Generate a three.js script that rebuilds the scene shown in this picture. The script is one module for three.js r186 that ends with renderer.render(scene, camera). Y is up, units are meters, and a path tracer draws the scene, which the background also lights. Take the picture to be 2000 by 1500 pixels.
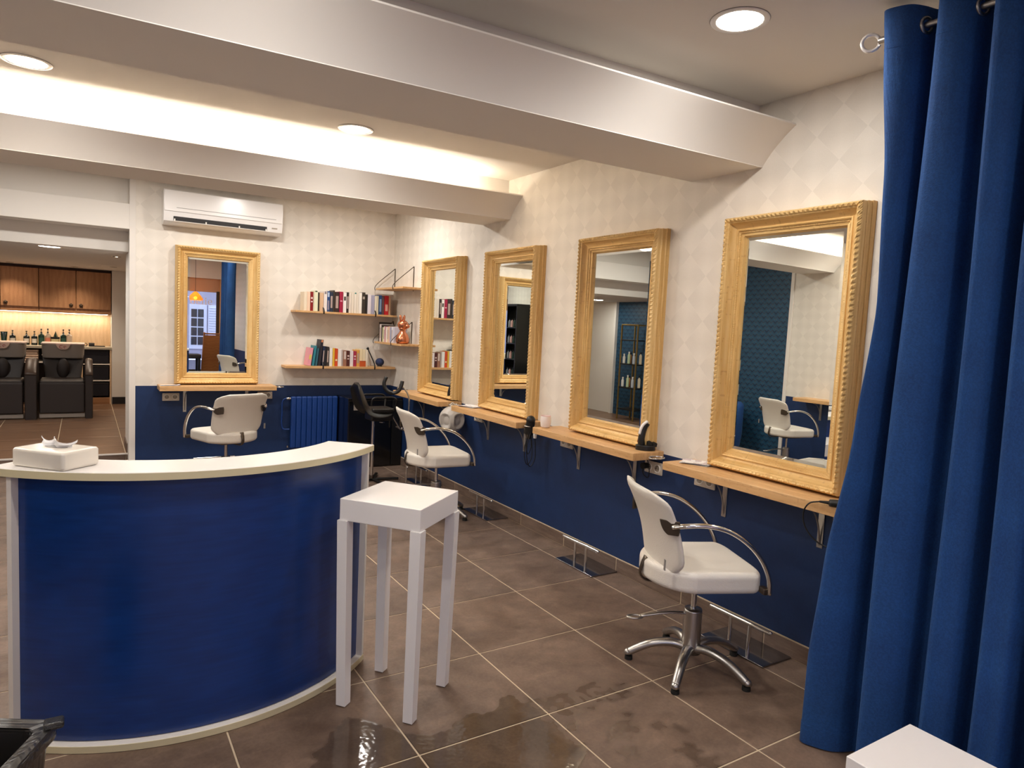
import * as THREE from 'three';
import { RoundedBoxGeometry } from 'three/addons/geometries/RoundedBoxGeometry.js';
import { TextGeometry } from 'three/addons/geometries/TextGeometry.js';
import { FontLoader } from 'three/addons/loaders/FontLoader.js';
import { mergeGeometries, mergeVertices, toCreasedNormals } from 'three/addons/utils/BufferGeometryUtils.js';
import { RectAreaLightUniformsLib } from 'three/addons/lights/RectAreaLightUniformsLib.js';

// ---------------------------------------------------------------- camera, sky, exposure
const scene = new THREE.Scene();
const camera = new THREE.PerspectiveCamera(59.07, 2000 / 1500, 0.05, 100);
camera.rotation.order = 'YXZ';
camera.position.set(-2.8731, 1.6244, 3.4142);
camera.rotation.set(-0.0810, -0.5660, 0.0492);
scene.add(camera);
const renderer = new THREE.WebGLRenderer({ antialias: true });
renderer.toneMapping = THREE.LinearToneMapping;
renderer.toneMappingExposure = 5.4;
renderer.shadowMap.enabled = true;
RectAreaLightUniformsLib.init();
scene.background = new THREE.Color(0.27, 0.30, 0.45);      // dusk outside the shop window
const DOWN = 34, STRIP = 42, WARM = [1, 0.97, 0.94];      // radiance of the downlights and of the cove strip

// ---------------------------------------------------------------- helpers
const XW = 0.221, ZB = -4.17, XL = -5.0, ZF = 5.0, YC = 2.89;
let seed = 7;
const rnd = () => (seed = (seed * 16807) % 2147483647) / 2147483647;
const V = (x, y, z) => new THREE.Vector3(x, y, z);
const used = new Map();
const numbered = (n) => { const k = used.get(n) ?? 0; used.set(n, k + 1); return k ? n + '_' + String(k).padStart(3, '0') : n; };
function tag(o, label, category, group) {
  o.userData.label = label; o.userData.category = category;
  if (group) o.userData.group = group;
  return o;
}
function thing(name, label, category, pos = [0, 0, 0], turn = 0, group) {
  const o = new THREE.Group(); o.name = numbered(name); scene.add(o);
  o.position.set(...pos); o.rotation.y = turn;
  return tag(o, label, category, group);
}
function struct(name) { const o = new THREE.Group(); o.name = name; o.userData.kind = 'structure'; scene.add(o); return o; }
function part(name, geo, mat, parent) {
  const m = new THREE.Mesh(geo, mat); m.name = name; m.castShadow = m.receiveShadow = true;
  (parent ?? scene).add(m); return m;
}
function copyOf(src, name, label, pos, turn, group) {
  const c = src.clone(); c.name = numbered(name); scene.add(c);
  c.userData = { ...src.userData, label }; if (group) c.userData.group = group;
  c.position.set(...pos); c.rotation.y = turn; return c;
}
const merge = (a) => mergeGeometries(a.map((g) => { const q = g.index ? g.toNonIndexed() : g; for (const k of Object.keys(q.attributes)) if (!['position', 'normal', 'uv'].includes(k)) q.deleteAttribute(k); return q; }));
// box-mapped uv in metres; grain runs along u on the chosen axis (0 x, 1 y, 2 z)
function uvm(geo, grain = 0, off = 0) {
  const g = geo.index ? geo.toNonIndexed() : geo, p = g.attributes.position, n = g.attributes.normal, uv = new Float32Array(p.count * 2);
  for (let i = 0; i < p.count; i++) {
    const a = [p.getX(i), p.getY(i), p.getZ(i)], m = [Math.abs(n.getX(i)), Math.abs(n.getY(i)), Math.abs(n.getZ(i))];
    const k = m[0] > m[1] && m[0] > m[2] ? 0 : m[1] > m[2] ? 1 : 2;
    const ax = [0, 1, 2].filter((q) => q !== k);
    if (ax[1] === grain) ax.reverse();
    uv[2 * i] = a[ax[0]] + off; uv[2 * i + 1] = a[ax[1]] + off * 0.37;
  }
  g.setAttribute('uv', new THREE.BufferAttribute(uv, 2)); return g;
}
const at = (g, x, y, z) => g.translate(x, y, z);
const box = (w, h, d, x = 0, y = 0, z = 0, r = 0.004, s = 2) => at(r > 0 ? new RoundedBoxGeometry(w, h, d, s, Math.min(r, w / 2.01, h / 2.01, d / 2.01)) : new THREE.BoxGeometry(w, h, d), x, y, z);
const span = (x0, x1, y0, y1, z0, z1, r = 0) => box(x1 - x0, y1 - y0, z1 - z0, (x0 + x1) / 2, (y0 + y1) / 2, (z0 + z1) / 2, r);
const tube = (pts, r, n = 40, m = 8, closed = false) => new THREE.TubeGeometry(new THREE.CatmullRomCurve3(pts, closed), n, r, m, closed);
const cyl = (r0, r1, h, x, y, z, n = 24) => at(new THREE.CylinderGeometry(r0, r1, h, n), x, y, z);
const lathe = (pts, n = 32) => new THREE.LatheGeometry(pts.map((p) => new THREE.Vector2(p[0], p[1])), n);
// closed skin over a row of rings (each an array of Vector3)
function loft(rings, caps = true, loop = true) {
  const n = rings[0].length, pos = [], idx = [], uv = [];
  rings.forEach((r, i) => r.forEach((p, j) => { pos.push(p.x, p.y, p.z); uv.push(j / n, i / (rings.length - 1)); }));
  for (let i = 0; i < rings.length - 1; i++) for (let j = 0; j < (loop ? n : n - 1); j++) {
    const a = i * n + j, b = i * n + (j + 1) % n, c = a + n, d = b + n;
    idx.push(a, b, c, b, d, c);
  }
  if (caps) for (const [r, flip] of [[0, 0], [rings.length - 1, 1]]) {
    const c = rings[r].reduce((s, p) => s.add(p), V(0, 0, 0)).multiplyScalar(1 / n), k = pos.length / 3;
    pos.push(c.x, c.y, c.z); uv.push(0.5, r ? 1 : 0);
    for (let j = 0; j < n; j++) { const a = r * n + j, b = r * n + (j + 1) % n; flip ? idx.push(k, a, b) : idx.push(k, b, a); }
  }
  const g = new THREE.BufferGeometry();
  g.setAttribute('position', new THREE.Float32BufferAttribute(pos, 3)); g.setAttribute('uv', new THREE.Float32BufferAttribute(uv, 2)); g.setIndex(idx);
  g.computeVertexNormals(); return g;
}
// elliptical bar along a curve: wide = half width across `side`, thick = half thickness
function bar(pts, wide, thick, n = 28, m = 10, side = V(0, 0, 1)) {
  const c = new THREE.CatmullRomCurve3(pts), rings = [];
  for (let i = 0; i <= n; i++) {
    const u = i / n, p = c.getPointAt(u), t = c.getTangentAt(u), s = side.clone().addScaledVector(t, -side.dot(t)).normalize(), q = s.clone().cross(t).normalize();
    const w = typeof wide === 'function' ? wide(u) : wide, k = typeof thick === 'function' ? thick(u) : thick, ring = [];
    for (let j = 0; j < m; j++) { const a = -j / m * 2 * Math.PI; ring.push(p.clone().addScaledVector(s, Math.cos(a) * w).addScaledVector(q, Math.sin(a) * k)); }
    rings.push(ring);
  }
  return loft(rings);
}
function extr(shape, depth, bevel = 0, seg = 3, curve = 24) {
  return new THREE.ExtrudeGeometry(shape, { depth, bevelEnabled: bevel > 0, bevelThickness: bevel, bevelSize: bevel, bevelOffset: -bevel, bevelSegments: seg, curveSegments: curve });
}
function poly(pts) { const s = new THREE.Shape(); pts.forEach((p, i) => (i ? s.lineTo(p[0], p[1]) : s.moveTo(p[0], p[1]))); s.closePath(); return s; }

// ---------------------------------------------------------------- textures
function hash(x, y) { let h = (x * 374761393 + y * 668265263) | 0; h = Math.imul(h ^ (h >>> 13), 1274126177); return ((h ^ (h >>> 16)) >>> 0) / 4294967296; }
function noise(x, y, px = 0, py = 0) {                     // value noise; repeats after px, py cells
  const x0 = Math.floor(x), y0 = Math.floor(y), f = x - x0, g = y - y0, w = (i, n) => (n ? ((i % n) + n) % n : i);
  const s = f * f * (3 - 2 * f), t = g * g * (3 - 2 * g), q = (i, j) => hash(w(i, px), w(j, py));
  return (q(x0, y0) * (1 - s) + q(x0 + 1, y0) * s) * (1 - t) + (q(x0, y0 + 1) * (1 - s) + q(x0 + 1, y0 + 1) * s) * t;
}
function tex(w, h, fn, srgb = true, rx = 1, ry = rx) {     // fn(u, v) -> [r, g, b] 0..255 or one number
  const d = new Uint8Array(w * h * 4);
  for (let j = 0; j < h; j++) for (let i = 0; i < w; i++) {
    const c = fn(i / w, j / h), k = (j * w + i) * 4;
    if (typeof c === 'number') d[k] = d[k + 1] = d[k + 2] = Math.max(0, Math.min(255, c)); else for (let q = 0; q < 3; q++) d[k + q] = Math.max(0, Math.min(255, c[q]));
    d[k + 3] = 255;
  }
  const t = new THREE.DataTexture(d, w, h, THREE.RGBAFormat);
  t.wrapS = t.wrapT = THREE.RepeatWrapping; t.magFilter = THREE.LinearFilter; t.minFilter = THREE.LinearMipmapLinearFilter; t.generateMipmaps = true;
  if (srgb) t.colorSpace = THREE.SRGBColorSpace;
  t.repeat.set(rx, ry); t.needsUpdate = true; return t;
}
function grainTex(c0, c1, c2, seedy = 0) {                 // oak-like boards: 1 m x 0.5 m
  return tex(512, 256, (u, v) => {
    const board = Math.floor(v * 5), bt = hash(board + seedy, 3) - 0.5;
    const warp = noise(u * 5, v * 6 + board * 7, 5, 0) * 0.6;
    const ring = 0.5 + 0.5 * Math.sin((v * 46 + warp * 5 + board * 11) * 2.1);
    const fine = noise(u * 12, v * 150, 12, 150), fleck = noise(u * 60, v * 200, 60, 200) > 0.86 ? 1 : 0;
    const t = 0.35 * ring + 0.45 * fine + 0.5 * bt + 0.12;
    return [0, 1, 2].map((k) => c0[k] + (c1[k] - c0[k]) * t + (c2[k] - c0[k]) * fleck * 0.35);
  });
}
const std = (o) => new THREE.MeshStandardMaterial(o), phy = (o) => new THREE.MeshPhysicalMaterial(o);
const M = {};
M.oak = std({ map: grainTex([196, 149, 96], [226, 184, 132], [150, 104, 60]), roughness: 0.45 });
M.gilt = std({ map: (() => { const t = grainTex([206, 162, 94], [238, 204, 142], [158, 112, 58], 9); t.repeat.set(1, 2); return t; })(), roughness: 0.42, metalness: 0.15 });
M.cabinetWood = std({ map: grainTex([150, 104, 68], [178, 132, 92], [120, 80, 50], 4), roughness: 0.5 });
M.paleWood = std({ map: grainTex([214, 182, 144], [234, 206, 172], [190, 150, 110], 5), roughness: 0.5 });
M.plaster = std({ color: 0xebe5dc, roughness: 0.9 });
M.whitePaint = std({ color: 0xe6dfd6, roughness: 0.6 });
M.whiteGloss = std({ color: 0xf0ece8, roughness: 0.22 });
M.cream = std({ color: 0xd9cda6, roughness: 0.45 });
M.acWhite = phy({ color: 0xeeeae6, roughness: 0.3, clearcoat: 0.6, clearcoatRoughness: 0.22 });
M.grey = std({ color: 0x8a8580, roughness: 0.5 });
M.slot = std({ color: 0x1a1413, roughness: 0.6 });
M.chrome = std({ color: 0xdcdad6, roughness: 0.13, metalness: 1 });
M.steel = std({ color: 0xb9b5b0, roughness: 0.32, metalness: 1 });
M.darkSteel = std({ color: 0x6c6257, roughness: 0.38, metalness: 1 });
M.bronze = std({ color: 0x4c3f31, roughness: 0.45, metalness: 0.6 });
M.black = std({ color: 0x121110, roughness: 0.42 });
M.blackGloss = phy({ color: 0x0a0a0b, roughness: 0.18, clearcoat: 0.6, clearcoatRoughness: 0.1 });
M.rubber = std({ color: 0x16140f, roughness: 0.75 });
M.vinyl = phy({ color: 0xe6dfd3, roughness: 0.42, clearcoat: 0.15, clearcoatRoughness: 0.4, bumpMap: tex(256, 256, (u, v) => 255 * noise(u * 90, v * 90, 90, 90), false, 4), bumpScale: 0.0004 });
M.mirror = std({ color: 0xeef2ee, roughness: 0.0, metalness: 1 });
M.mirrorEdge = std({ color: 0xe6ece6, roughness: 0.02, metalness: 1 });
M.leather = phy({ color: 0x2a211d, roughness: 0.45, clearcoat: 0.15, clearcoatRoughness: 0.5, bumpMap: tex(256, 256, (u, v) => 255 * noise(u * 60, v * 60, 60, 60), false, 4), bumpScale: 0.0006 });
M.smoke = std({ color: 0x9a9086, roughness: 0.3 });
M.socket = std({ color: 0xcfc3b2, roughness: 0.45 });
M.socketHole = std({ color: 0x9c9080, roughness: 0.5 });
M.paper = std({ color: 0xf1ede8, roughness: 0.85 });
M.ceramic = phy({ color: 0xe9e1d2, roughness: 0.25, clearcoat: 0.5, clearcoatRoughness: 0.15 });
M.lamp = std({ color: 0xffffff, emissive: 0xfff3e2, emissiveIntensity: 7, roughness: 0.6 });
M.lampStrip = std({ color: 0xffffff, emissive: 0xffe6c4, emissiveIntensity: 6, roughness: 0.6 });
// diamond wallpaper: 0.2622 m x 0.2645 m repeat, up/down sectors of every node pale, side sectors darker, all in fine radiating hatch
const paper = (size) => tex(size, size, (u, v) => {
  let best = 9, bx = 0, by = 0;
  for (const [a, b] of [[0, 0], [1, 0], [0, 1], [1, 1], [0.5, 0.5]]) { const dx = u - a, dy = v - b, d = Math.abs(dx) + Math.abs(dy); if (d < best) { best = d; bx = dx; by = dy; } }
  const ang = Math.atan2(by, bx), pale = (Math.abs(by) - Math.abs(bx)) / 0.5;
  const hatch = Math.sin(ang * 96) > 0.2 ? 1 : 0;
  const edge = best > 0.494 ? 1 : 0;
  const k = 8 + 5.5 * Math.max(-0.5, Math.min(0.75, pale * 1.5 + (by > 0 ? 0.06 : -0.06))) + hatch * (1 + 2 * pale) + edge * 4 + (noise(u * 160, v * 160, 160, 160) - 0.5) * 5;
  return [220 + k, 212 + k, 200 + k];
});
const wallTex = paper(512);
M.wallpaper = std({ map: wallTex, roughness: 0.62 });
M.wallBlue = std({ map: tex(512, 512, (u, v) => { const n = noise(u * 7, v * 7, 7, 7) * 0.6 + noise(u * 33, v * 33, 33, 33) * 0.4, f = noise(u * 200, v * 200, 200, 200); const k = (n - 0.5) * 12 + (f - 0.5) * 5; return [13 + k * 0.6, 44 + k * 0.8, 88 + k * 1.2]; }, true, 0.6), roughness: 0.55 });
M.deskBlue = phy({ map: tex(512, 512, (u, v) => { const n = noise(u * 5, v * 9, 5, 9) * 0.6 + noise(u * 24, v * 60, 24, 60) * 0.4, s = noise(u * 14, v * 220, 14, 220); const k = (n - 0.5) * 26 + (s - 0.5) * 10; return [3 + k * 0.2, 50 + k * 0.6, 114 + k]; }, true, 1), roughness: 0.34, clearcoat: 0.35, clearcoatRoughness: 0.22 });
M.radiator = std({ color: 0x143c80, roughness: 0.4 });
M.velvet = phy({ map: tex(512, 512, (u, v) => { const n = noise(u * 150, v * 110, 150, 110), w = noise(u * 9, v * 5, 9, 5); const k = (n - 0.5) * 18 + (w - 0.5) * 10; return [19 + k * 0.4, 66 + k * 0.8, 122 + k * 1.1]; }, true, 2), roughness: 0.85, sheen: 0.9, sheenRoughness: 0.45, sheenColor: new THREE.Color(0.12, 0.22, 0.36), bumpMap: tex(256, 256, (u, v) => 255 * noise(u * 120, v * 120, 120, 120), false, 5), bumpScale: 0.0005 });
// floor tiles
function tileColor(u, v, s) {
  const n = noise(u * 4 + s * 13, v * 4 + s * 7) * 0.5 + noise(u * 13 + s, v * 15 + s * 3) * 0.3 + noise(u * 70, v * 70 + s) * 0.2;
  const vein = Math.abs(noise(u * 3 + s * 5, v * 7 + s) - 0.5) < 0.03 ? 5 : 0, k = (n - 0.5) * 46 + vein + (hash(Math.floor(u * 500), Math.floor(v * 500) + s * 999) - 0.5) * 9;
  return [112 + k, 93 + k * 0.92, 80 + k * 0.85];
}
const roughDry = tex(256, 256, (u, v) => 90 + 70 * noise(u * 7, v * 7, 7, 7) + 30 * noise(u * 60, v * 60, 60, 60), false);
M.tiles = [0, 1, 2, 3].map((s) => std({ map: tex(256, 256, (u, v) => tileColor(u, v, s)), roughness: 1, roughnessMap: roughDry }));
M.grout = std({ color: 0xcdb99c, roughness: 0.85 });
// water lying on the tiles, where the photograph shows its outline: darker, glossy
const WX0 = -3.0, WX1 = 0.0, WZ0 = 0.0, WZ1 = 2.4;
const wetShape = [[-2.19, 1.08], [-2.07, 0.95], [-1.97, 0.84], [-1.9, 0.88], [-1.86, 0.96], [-1.84, 1.01], [-1.75, 1.07], [-1.69, 1.12], [-1.65, 1.11], [-1.57, 1.06], [-1.4, 1.06], [-1.28, 1.01], [-1.25, 1.04], [-1.11, 1.09], [-1.02, 1.08], [-0.9, 1.09], [-0.8, 1.11], [-0.73, 1.19], [-0.77, 1.27], [-0.91, 1.25], [-1.08, 1.25], [-1.18, 1.36], [-1.23, 1.48], [-1.31, 1.55], [-1.43, 1.75], [-2.3, 1.75]];
const drops = [[-0.83, 1.2, 0.05], [-0.8, 1.24, 0.035], [-0.98, 1.44, 0.06], [-1.04, 1.47, 0.05], [-0.95, 1.46, 0.04], [-1.07, 1.56, 0.045], [-0.83, 1.49, 0.035], [-0.78, 1.55, 0.03], [-0.86, 1.68, 0.05], [-0.85, 1.76, 0.05], [-0.9, 1.36, 0.03], [-1.52, 0.45, 0.025], [-1.4, 0.85, 0.018], [-1.21, 0.73, 0.012], [-0.93, 1.17, 0.05], [-1.0, 1.2, 0.05]];
function inside(x, z, P) { let c = false; for (let i = 0, j = P.length - 1; i < P.length; j = i++) if ((P[i][1] > z) !== (P[j][1] > z) && x < (P[j][0] - P[i][0]) * (z - P[i][1]) / (P[j][1] - P[i][1]) + P[i][0]) c = !c; return c; }
function wet(x, z) {
  const wx = x + (noise(x * 18, z * 18) - 0.5) * 0.05 + (noise(x * 60, z * 60) - 0.5) * 0.02, wz = z + (noise(x * 18 + 50, z * 18) - 0.5) * 0.05 + (noise(x * 60 + 50, z * 60) - 0.5) * 0.02;
  if (inside(wx, wz, wetShape)) return wx > -1.25 ? (noise(x * 45, z * 45) > 0.42 ? 0.7 : 0.15) : 1;
  for (const [a, b, r] of drops) { const e = r * (0.35 + 1.3 * noise(x * 40 + a * 9, z * 40 + b * 9)); if ((x - a) ** 2 + (z - b) ** 2 < e * e) return 0.6; }
  return 0;
}
const NWX = 1500, NWZ = 1200, wetMask = new Float32Array(NWX * NWZ);
for (let j = 0; j < NWZ; j++) for (let i = 0; i < NWX; i++) wetMask[j * NWX + i] = wet(WX0 + (WX1 - WX0) * i / NWX, WZ0 + (WZ1 - WZ0) * j / NWZ);
for (let pass = 0; pass < 2; pass++) { const s = wetMask.slice(), R = 5; for (let j = 0; j < NWZ; j++) { for (let i = R; i < NWX - R; i++) { let a = 0; for (let k = -R; k <= R; k++) a += pass ? 0 : s[j * NWX + i + k]; if (!pass) wetMask[j * NWX + i] = a / (2 * R + 1); } } if (pass) for (let j = R; j < NWZ - R; j++) for (let i = 0; i < NWX; i++) { let a = 0; for (let k = -R; k <= R; k++) a += s[(j + k) * NWX + i]; wetMask[j * NWX + i] = a / (2 * R + 1); } }
const wm = (u, v) => wetMask[Math.min(NWZ - 1, Math.floor(v * NWZ)) * NWX + Math.min(NWX - 1, Math.floor(u * NWX))];
M.tileWet = std({
  map: tex(NWX, NWZ, (u, v) => { const c = tileColor(u * 5, v * 4, 2), k = 1 - 0.24 * wm(u, v); return [c[0] * k, c[1] * k * 0.98, c[2] * k * 0.95]; }),
  roughness: 1, roughnessMap: tex(NWX, NWZ, (u, v) => { const w = wm(u, v), d = 90 + 70 * noise(u * 35, v * 28) + 30 * noise(u * 300, v * 240); return d * (1 - w) + w * 18; }, false),
  bumpMap: tex(NWX, NWZ, (u, v) => 128 + (24 + 70 * wm(u, v)) * (noise(u * 230, v * 190) - 0.5), false), bumpScale: 0.0007,
});

// ---------------------------------------------------------------- floor
const floor = struct('floor');
part('grout_bed', span(XL - 0.1, XW + 0.15, -0.12, -0.0025, -4.43, ZF + 0.2), M.grout, floor);
const G = 0.0035;
function tileGeo(x0, x1, z0, z1, world, y = 0) {           // one bevelled tile, top at y
  const b = 0.0018, t = 0.02, q = [[x0 + G, z0 + G], [x1 - G, z0 + G], [x1 - G, z1 - G], [x0 + G, z1 - G]], c = [(x0 + x1) / 2, (z0 + z1) / 2];
  const ins = q.map(([x, z]) => [x + Math.sign(c[0] - x) * b, z + Math.sign(c[1] - z) * b]), pos = [], uv = [];
  const put = (p, yy) => { pos.push(p[0], y + yy, p[1]); uv.push(world ? (p[0] - WX0) / (WX1 - WX0) : (p[0] - x0) / 0.6, world ? (p[1] - WZ0) / (WZ1 - WZ0) : (p[1] - z0) / 0.6); };
  const quad = (a, ay, bb, by, cc, cy, d, dy) => { put(a, ay); put(bb, by); put(cc, cy); put(a, ay); put(cc, cy); put(d, dy); };
  quad(ins[0], 0, ins[3], 0, ins[2], 0, ins[1], 0);
  for (let i = 0; i < 4; i++) { const j = (i + 1) % 4; quad(ins[i], 0, ins[j], 0, q[j], -b, q[i], -b); quad(q[i], -b, q[j], -b, q[j], -t, q[i], -t); }
  const g = new THREE.BufferGeometry(); g.setAttribute('position', new THREE.Float32BufferAttribute(pos, 3)); g.setAttribute('uv', new THREE.Float32BufferAttribute(uv, 2)); g.computeVertexNormals(); return g;
}
{
  const xs = [XW + G]; for (let x = 0; x > XL; x -= 0.6) xs.push(x); xs.push(XL - G);
  const zs = [ZF + G]; for (let z = 4.8; z > -4.4; z -= 0.6) zs.push(+z.toFixed(3)); zs.push(-4.42);
  const cache = new Map();
  for (let i = 0; i < xs.length - 1; i++) for (let j = 0; j < zs.length - 1; j++) {
    const x1 = xs[i], x0 = xs[i + 1], z1 = zs[j], z0 = zs[j + 1];
    const isWet = x0 >= WX0 - 1e-6 && x1 <= WX1 + 1e-6 && z0 >= WZ0 - 1e-6 && z1 <= WZ1 + 1e-6;
    if (isWet) { part('tile', tileGeo(x0, x1, z0, z1, true), M.tileWet, floor); continue; }
    const key = (x1 - x0).toFixed(3) + '_' + (z1 - z0).toFixed(3);
    if (!cache.has(key)) cache.set(key, tileGeo(0, x1 - x0, 0, z1 - z0, false));
    part('tile', cache.get(key), M.tiles[Math.floor(hash(i * 7 + 1, j * 5 + 2) * 4)], floor).position.set(x0, 0, z0);
  }
}
// raised floor of the back room: h = 0.17, dark riser, pale nosing
const H2 = 0.17, ZR = -4.42, ZBK = -8.62;
const floorBack = struct('floor_back_room');
part('grout_bed', span(XL - 0.1, -1.5, -0.12, H2 - 0.0025, -9.3, ZR - 0.012), M.grout, floorBack);
{
  const xs = [-1.6, -1.91, -2.51, -3.11, -3.71, -4.31, -4.91, XL], zs = [ZR - 0.014]; for (let z = -4.92; z > -9.2; z -= 0.6) zs.push(z); zs.push(-9.2);
  const woodTile = [0, 1].map((s) => std({ map: tex(256, 256, (u, v) => { const n = noise(u * 3 + s * 9, v * 40 + s) * 0.6 + noise(u * 9, v * 110) * 0.4, k = (n - 0.5) * 46; return [120 + k, 90 + k * 0.85, 68 + k * 0.75]; }), roughness: 0.34 }));
  for (let i = 0; i < xs.length - 1; i++) for (let j = 0; j < zs.length - 1; j++)
    part('tile', tileGeo(xs[i + 1], xs[i], zs[j + 1], zs[j], false, H2), woodTile[(i * 3 + j) % 2], floorBack);
  for (let x = -1.91; x > XL; x -= 0.6) part('riser_tile', span(Math.max(x - 0.6, XL) + G, x - G, 0, H2 - 0.012, ZR - 0.012, ZR, 0.001), M.tiles[3], floorBack);
  part('nosing', span(XL, -2.48, H2 - 0.012, H2 + 0.002, ZR - 0.016, ZR + 0.004, 0.001), M.whitePaint, floorBack);
}

// ---------------------------------------------------------------- walls and ceiling
const YW = 0.885, YB = 0.097;
function wallUV(g, fu, fv) { const p = g.attributes.position, uv = g.attributes.uv; for (let i = 0; i < p.count; i++) uv.setXY(i, fu(p.getX(i), p.getY(i), p.getZ(i)), fv(p.getX(i), p.getY(i), p.getZ(i))); return g; }
const wuv = (g, k) => wallUV(g, (x, y, z) => ((k ? x : z) - 1.263) / 0.2622, (x, y) => (y - 2.518) / 0.2645);
const buv = (g, k) => wallUV(g, (x, y, z) => (k ? x : z), (x, y) => y);
function skirting(parent, run, from, to, wallAt, dir) {    // a row of skirting tiles 0.6 m long with pale joints
  // run: 'z' along z on a wall at x = wallAt (tiles stand towards dir), 'x' likewise
  const t = 0.011, a0 = Math.min(from, to), a1 = Math.max(from, to), lo = Math.min(wallAt, wallAt + dir * 0.008), hi = Math.max(wallAt, wallAt + dir * 0.008);
  part('joint_bed', run === 'z' ? span(lo, hi, 0, YB, a0, a1) : span(a0, a1, 0, YB, lo, hi), M.grout, parent);
  const lo2 = Math.min(wallAt, wallAt + dir * t), hi2 = Math.max(wallAt, wallAt + dir * t);
  for (let k = Math.floor(a0 / 0.6); k * 0.6 < a1; k++) {
    const s = Math.max(a0, k * 0.6 + 0.004), e = Math.min(a1, (k + 1) * 0.6 - 0.004); if (e - s < 0.02) continue;
    part('skirting_tile', run === 'z' ? span(lo2, hi2, 0.003, YB - 0.005, s, e, 0.0015) : span(s, e, 0.003, YB - 0.005, lo2, hi2, 0.0015), M.tiles[((k % 4) + 4) % 4], parent);
  }
}
const wallRight = struct('wall_right');
part('wallpaper', wuv(span(XW, XW + 0.16, YW, YC, ZB, ZF)), M.wallpaper, wallRight);
part('blue_wainscot', buv(span(XW - 0.0015, XW + 0.16, 0, YW, ZB, ZF)), M.wallBlue, wallRight);
const baseRight = struct('baseboard_right'); skirting(baseRight, 'z', ZB, ZF, XW, -1);
const wallBack = struct('wall_back');
const XJ = -2.492;                                         // end of the back wall, beside the opening
part('wallpaper', wuv(span(XJ, XW + 0.16, YW, YC, ZB - 0.2, ZB), 1), M.wallpaper, wallBack);
part('blue_wainscot', buv(span(-2.441, XW + 0.16, 0, YW, ZB - 0.2, ZB + 0.0015), 1), M.wallBlue, wallBack);
part('corner_trim', span(XJ - 0.004, -2.441, 0, YC, ZB - 0.02, ZB + 0.003, 0.002), M.whitePaint, wallBack);
part('opening_jamb', span(XJ, -2.2, 0, YC, -4.9, ZB - 0.02, 0.004), M.plaster, wallBack);
const baseBack = struct('baseboard_back'); skirting(baseBack, 'x', -2.441, XW - 0.012, ZB, 1);
const jambBase = struct('baseboard_jamb');
part('skirting_tile', span(XJ - 0.011, XJ, 0.002, YB, ZR + 0.006, ZB + 0.0, 0.0015), M.tiles[1], jambBase);
part('skirting_tile', span(XJ - 0.011, XJ, H2 + 0.003, H2 + YB, -4.88, ZR - 0.02, 0.0015), M.tiles[2], jambBase);
part('cap_strip', span(XJ - 0.012, XJ, YB, YB + 0.008, ZR + 0.006, ZB, 0.001), M.grout, jambBase);
// left wall: white panelling by the station in front, deep blue patterned paper behind, white again in the back room
const wallLeft = struct('wall_left');
part('wallpaper', wuv(span(XL - 0.16, XL, YW, YC, -2.46, ZF)), M.wallpaper, wallLeft);
part('blue_wainscot', buv(span(XL - 0.16, XL + 0.0015, 0, YW, -2.46, ZF)), M.wallBlue, wallLeft);
part('corner_trim', span(XL - 0.16, XL + 0.02, 0, YC, -2.51, -2.46, 0.004), M.whitePaint, wallLeft);
const patternTex = tex(1024, 1024, (u, v) => {             // 2 x 2 interlocking diamonds with fine gold lines, chevron bands
  const a = u * 2, b = v * 2, s = ((a + b) % 1 + 1) % 1, t = ((a - b) % 1 + 1) % 1, lineW = 0.035;
  const line = s < lineW || t < lineW, chev = Math.abs((((v * 4 + Math.abs(((u * 4) % 1) - 0.5) * 1.0) % 1) + 1) % 1 - 0.5) < 0.16;
  const inner = Math.abs(s - 0.5) < 0.3 && Math.abs(t - 0.5) < 0.3;
  if (line) return [74, 92, 100];
  return chev ? [14, 36, 62] : inner ? [20, 66, 92] : [28, 74, 102];
});
M.bluePattern = std({ map: patternTex, roughness: 0.5 });
part('blue_pattern_paper', wallUV(span(XL - 0.16, XL, 0, YC, -6.06, -2.51), (x, y, z) => z / 0.26, (x, y) => y / 0.26), M.bluePattern, wallLeft);
part('corner_trim', span(XL - 0.16, XL + 0.06, 0, YC, -6.12, -6.06, 0.004), M.whitePaint, wallLeft);
part('white_wall', span(XL - 0.16, XL, 0, YC, -9.3, -6.12), M.plaster, wallLeft);
// ceiling
const ceiling = struct('ceiling');
part('plaster', span(XL - 0.16, XW + 0.16, YC, YC + 0.15, ZR - 0.3, ZF + 0.2), M.plaster, ceiling);
part('plaster', span(XL - 0.16, -1.5, 2.205, 2.395, -9.3, ZR - 0.15), M.plaster, ceiling);
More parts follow.
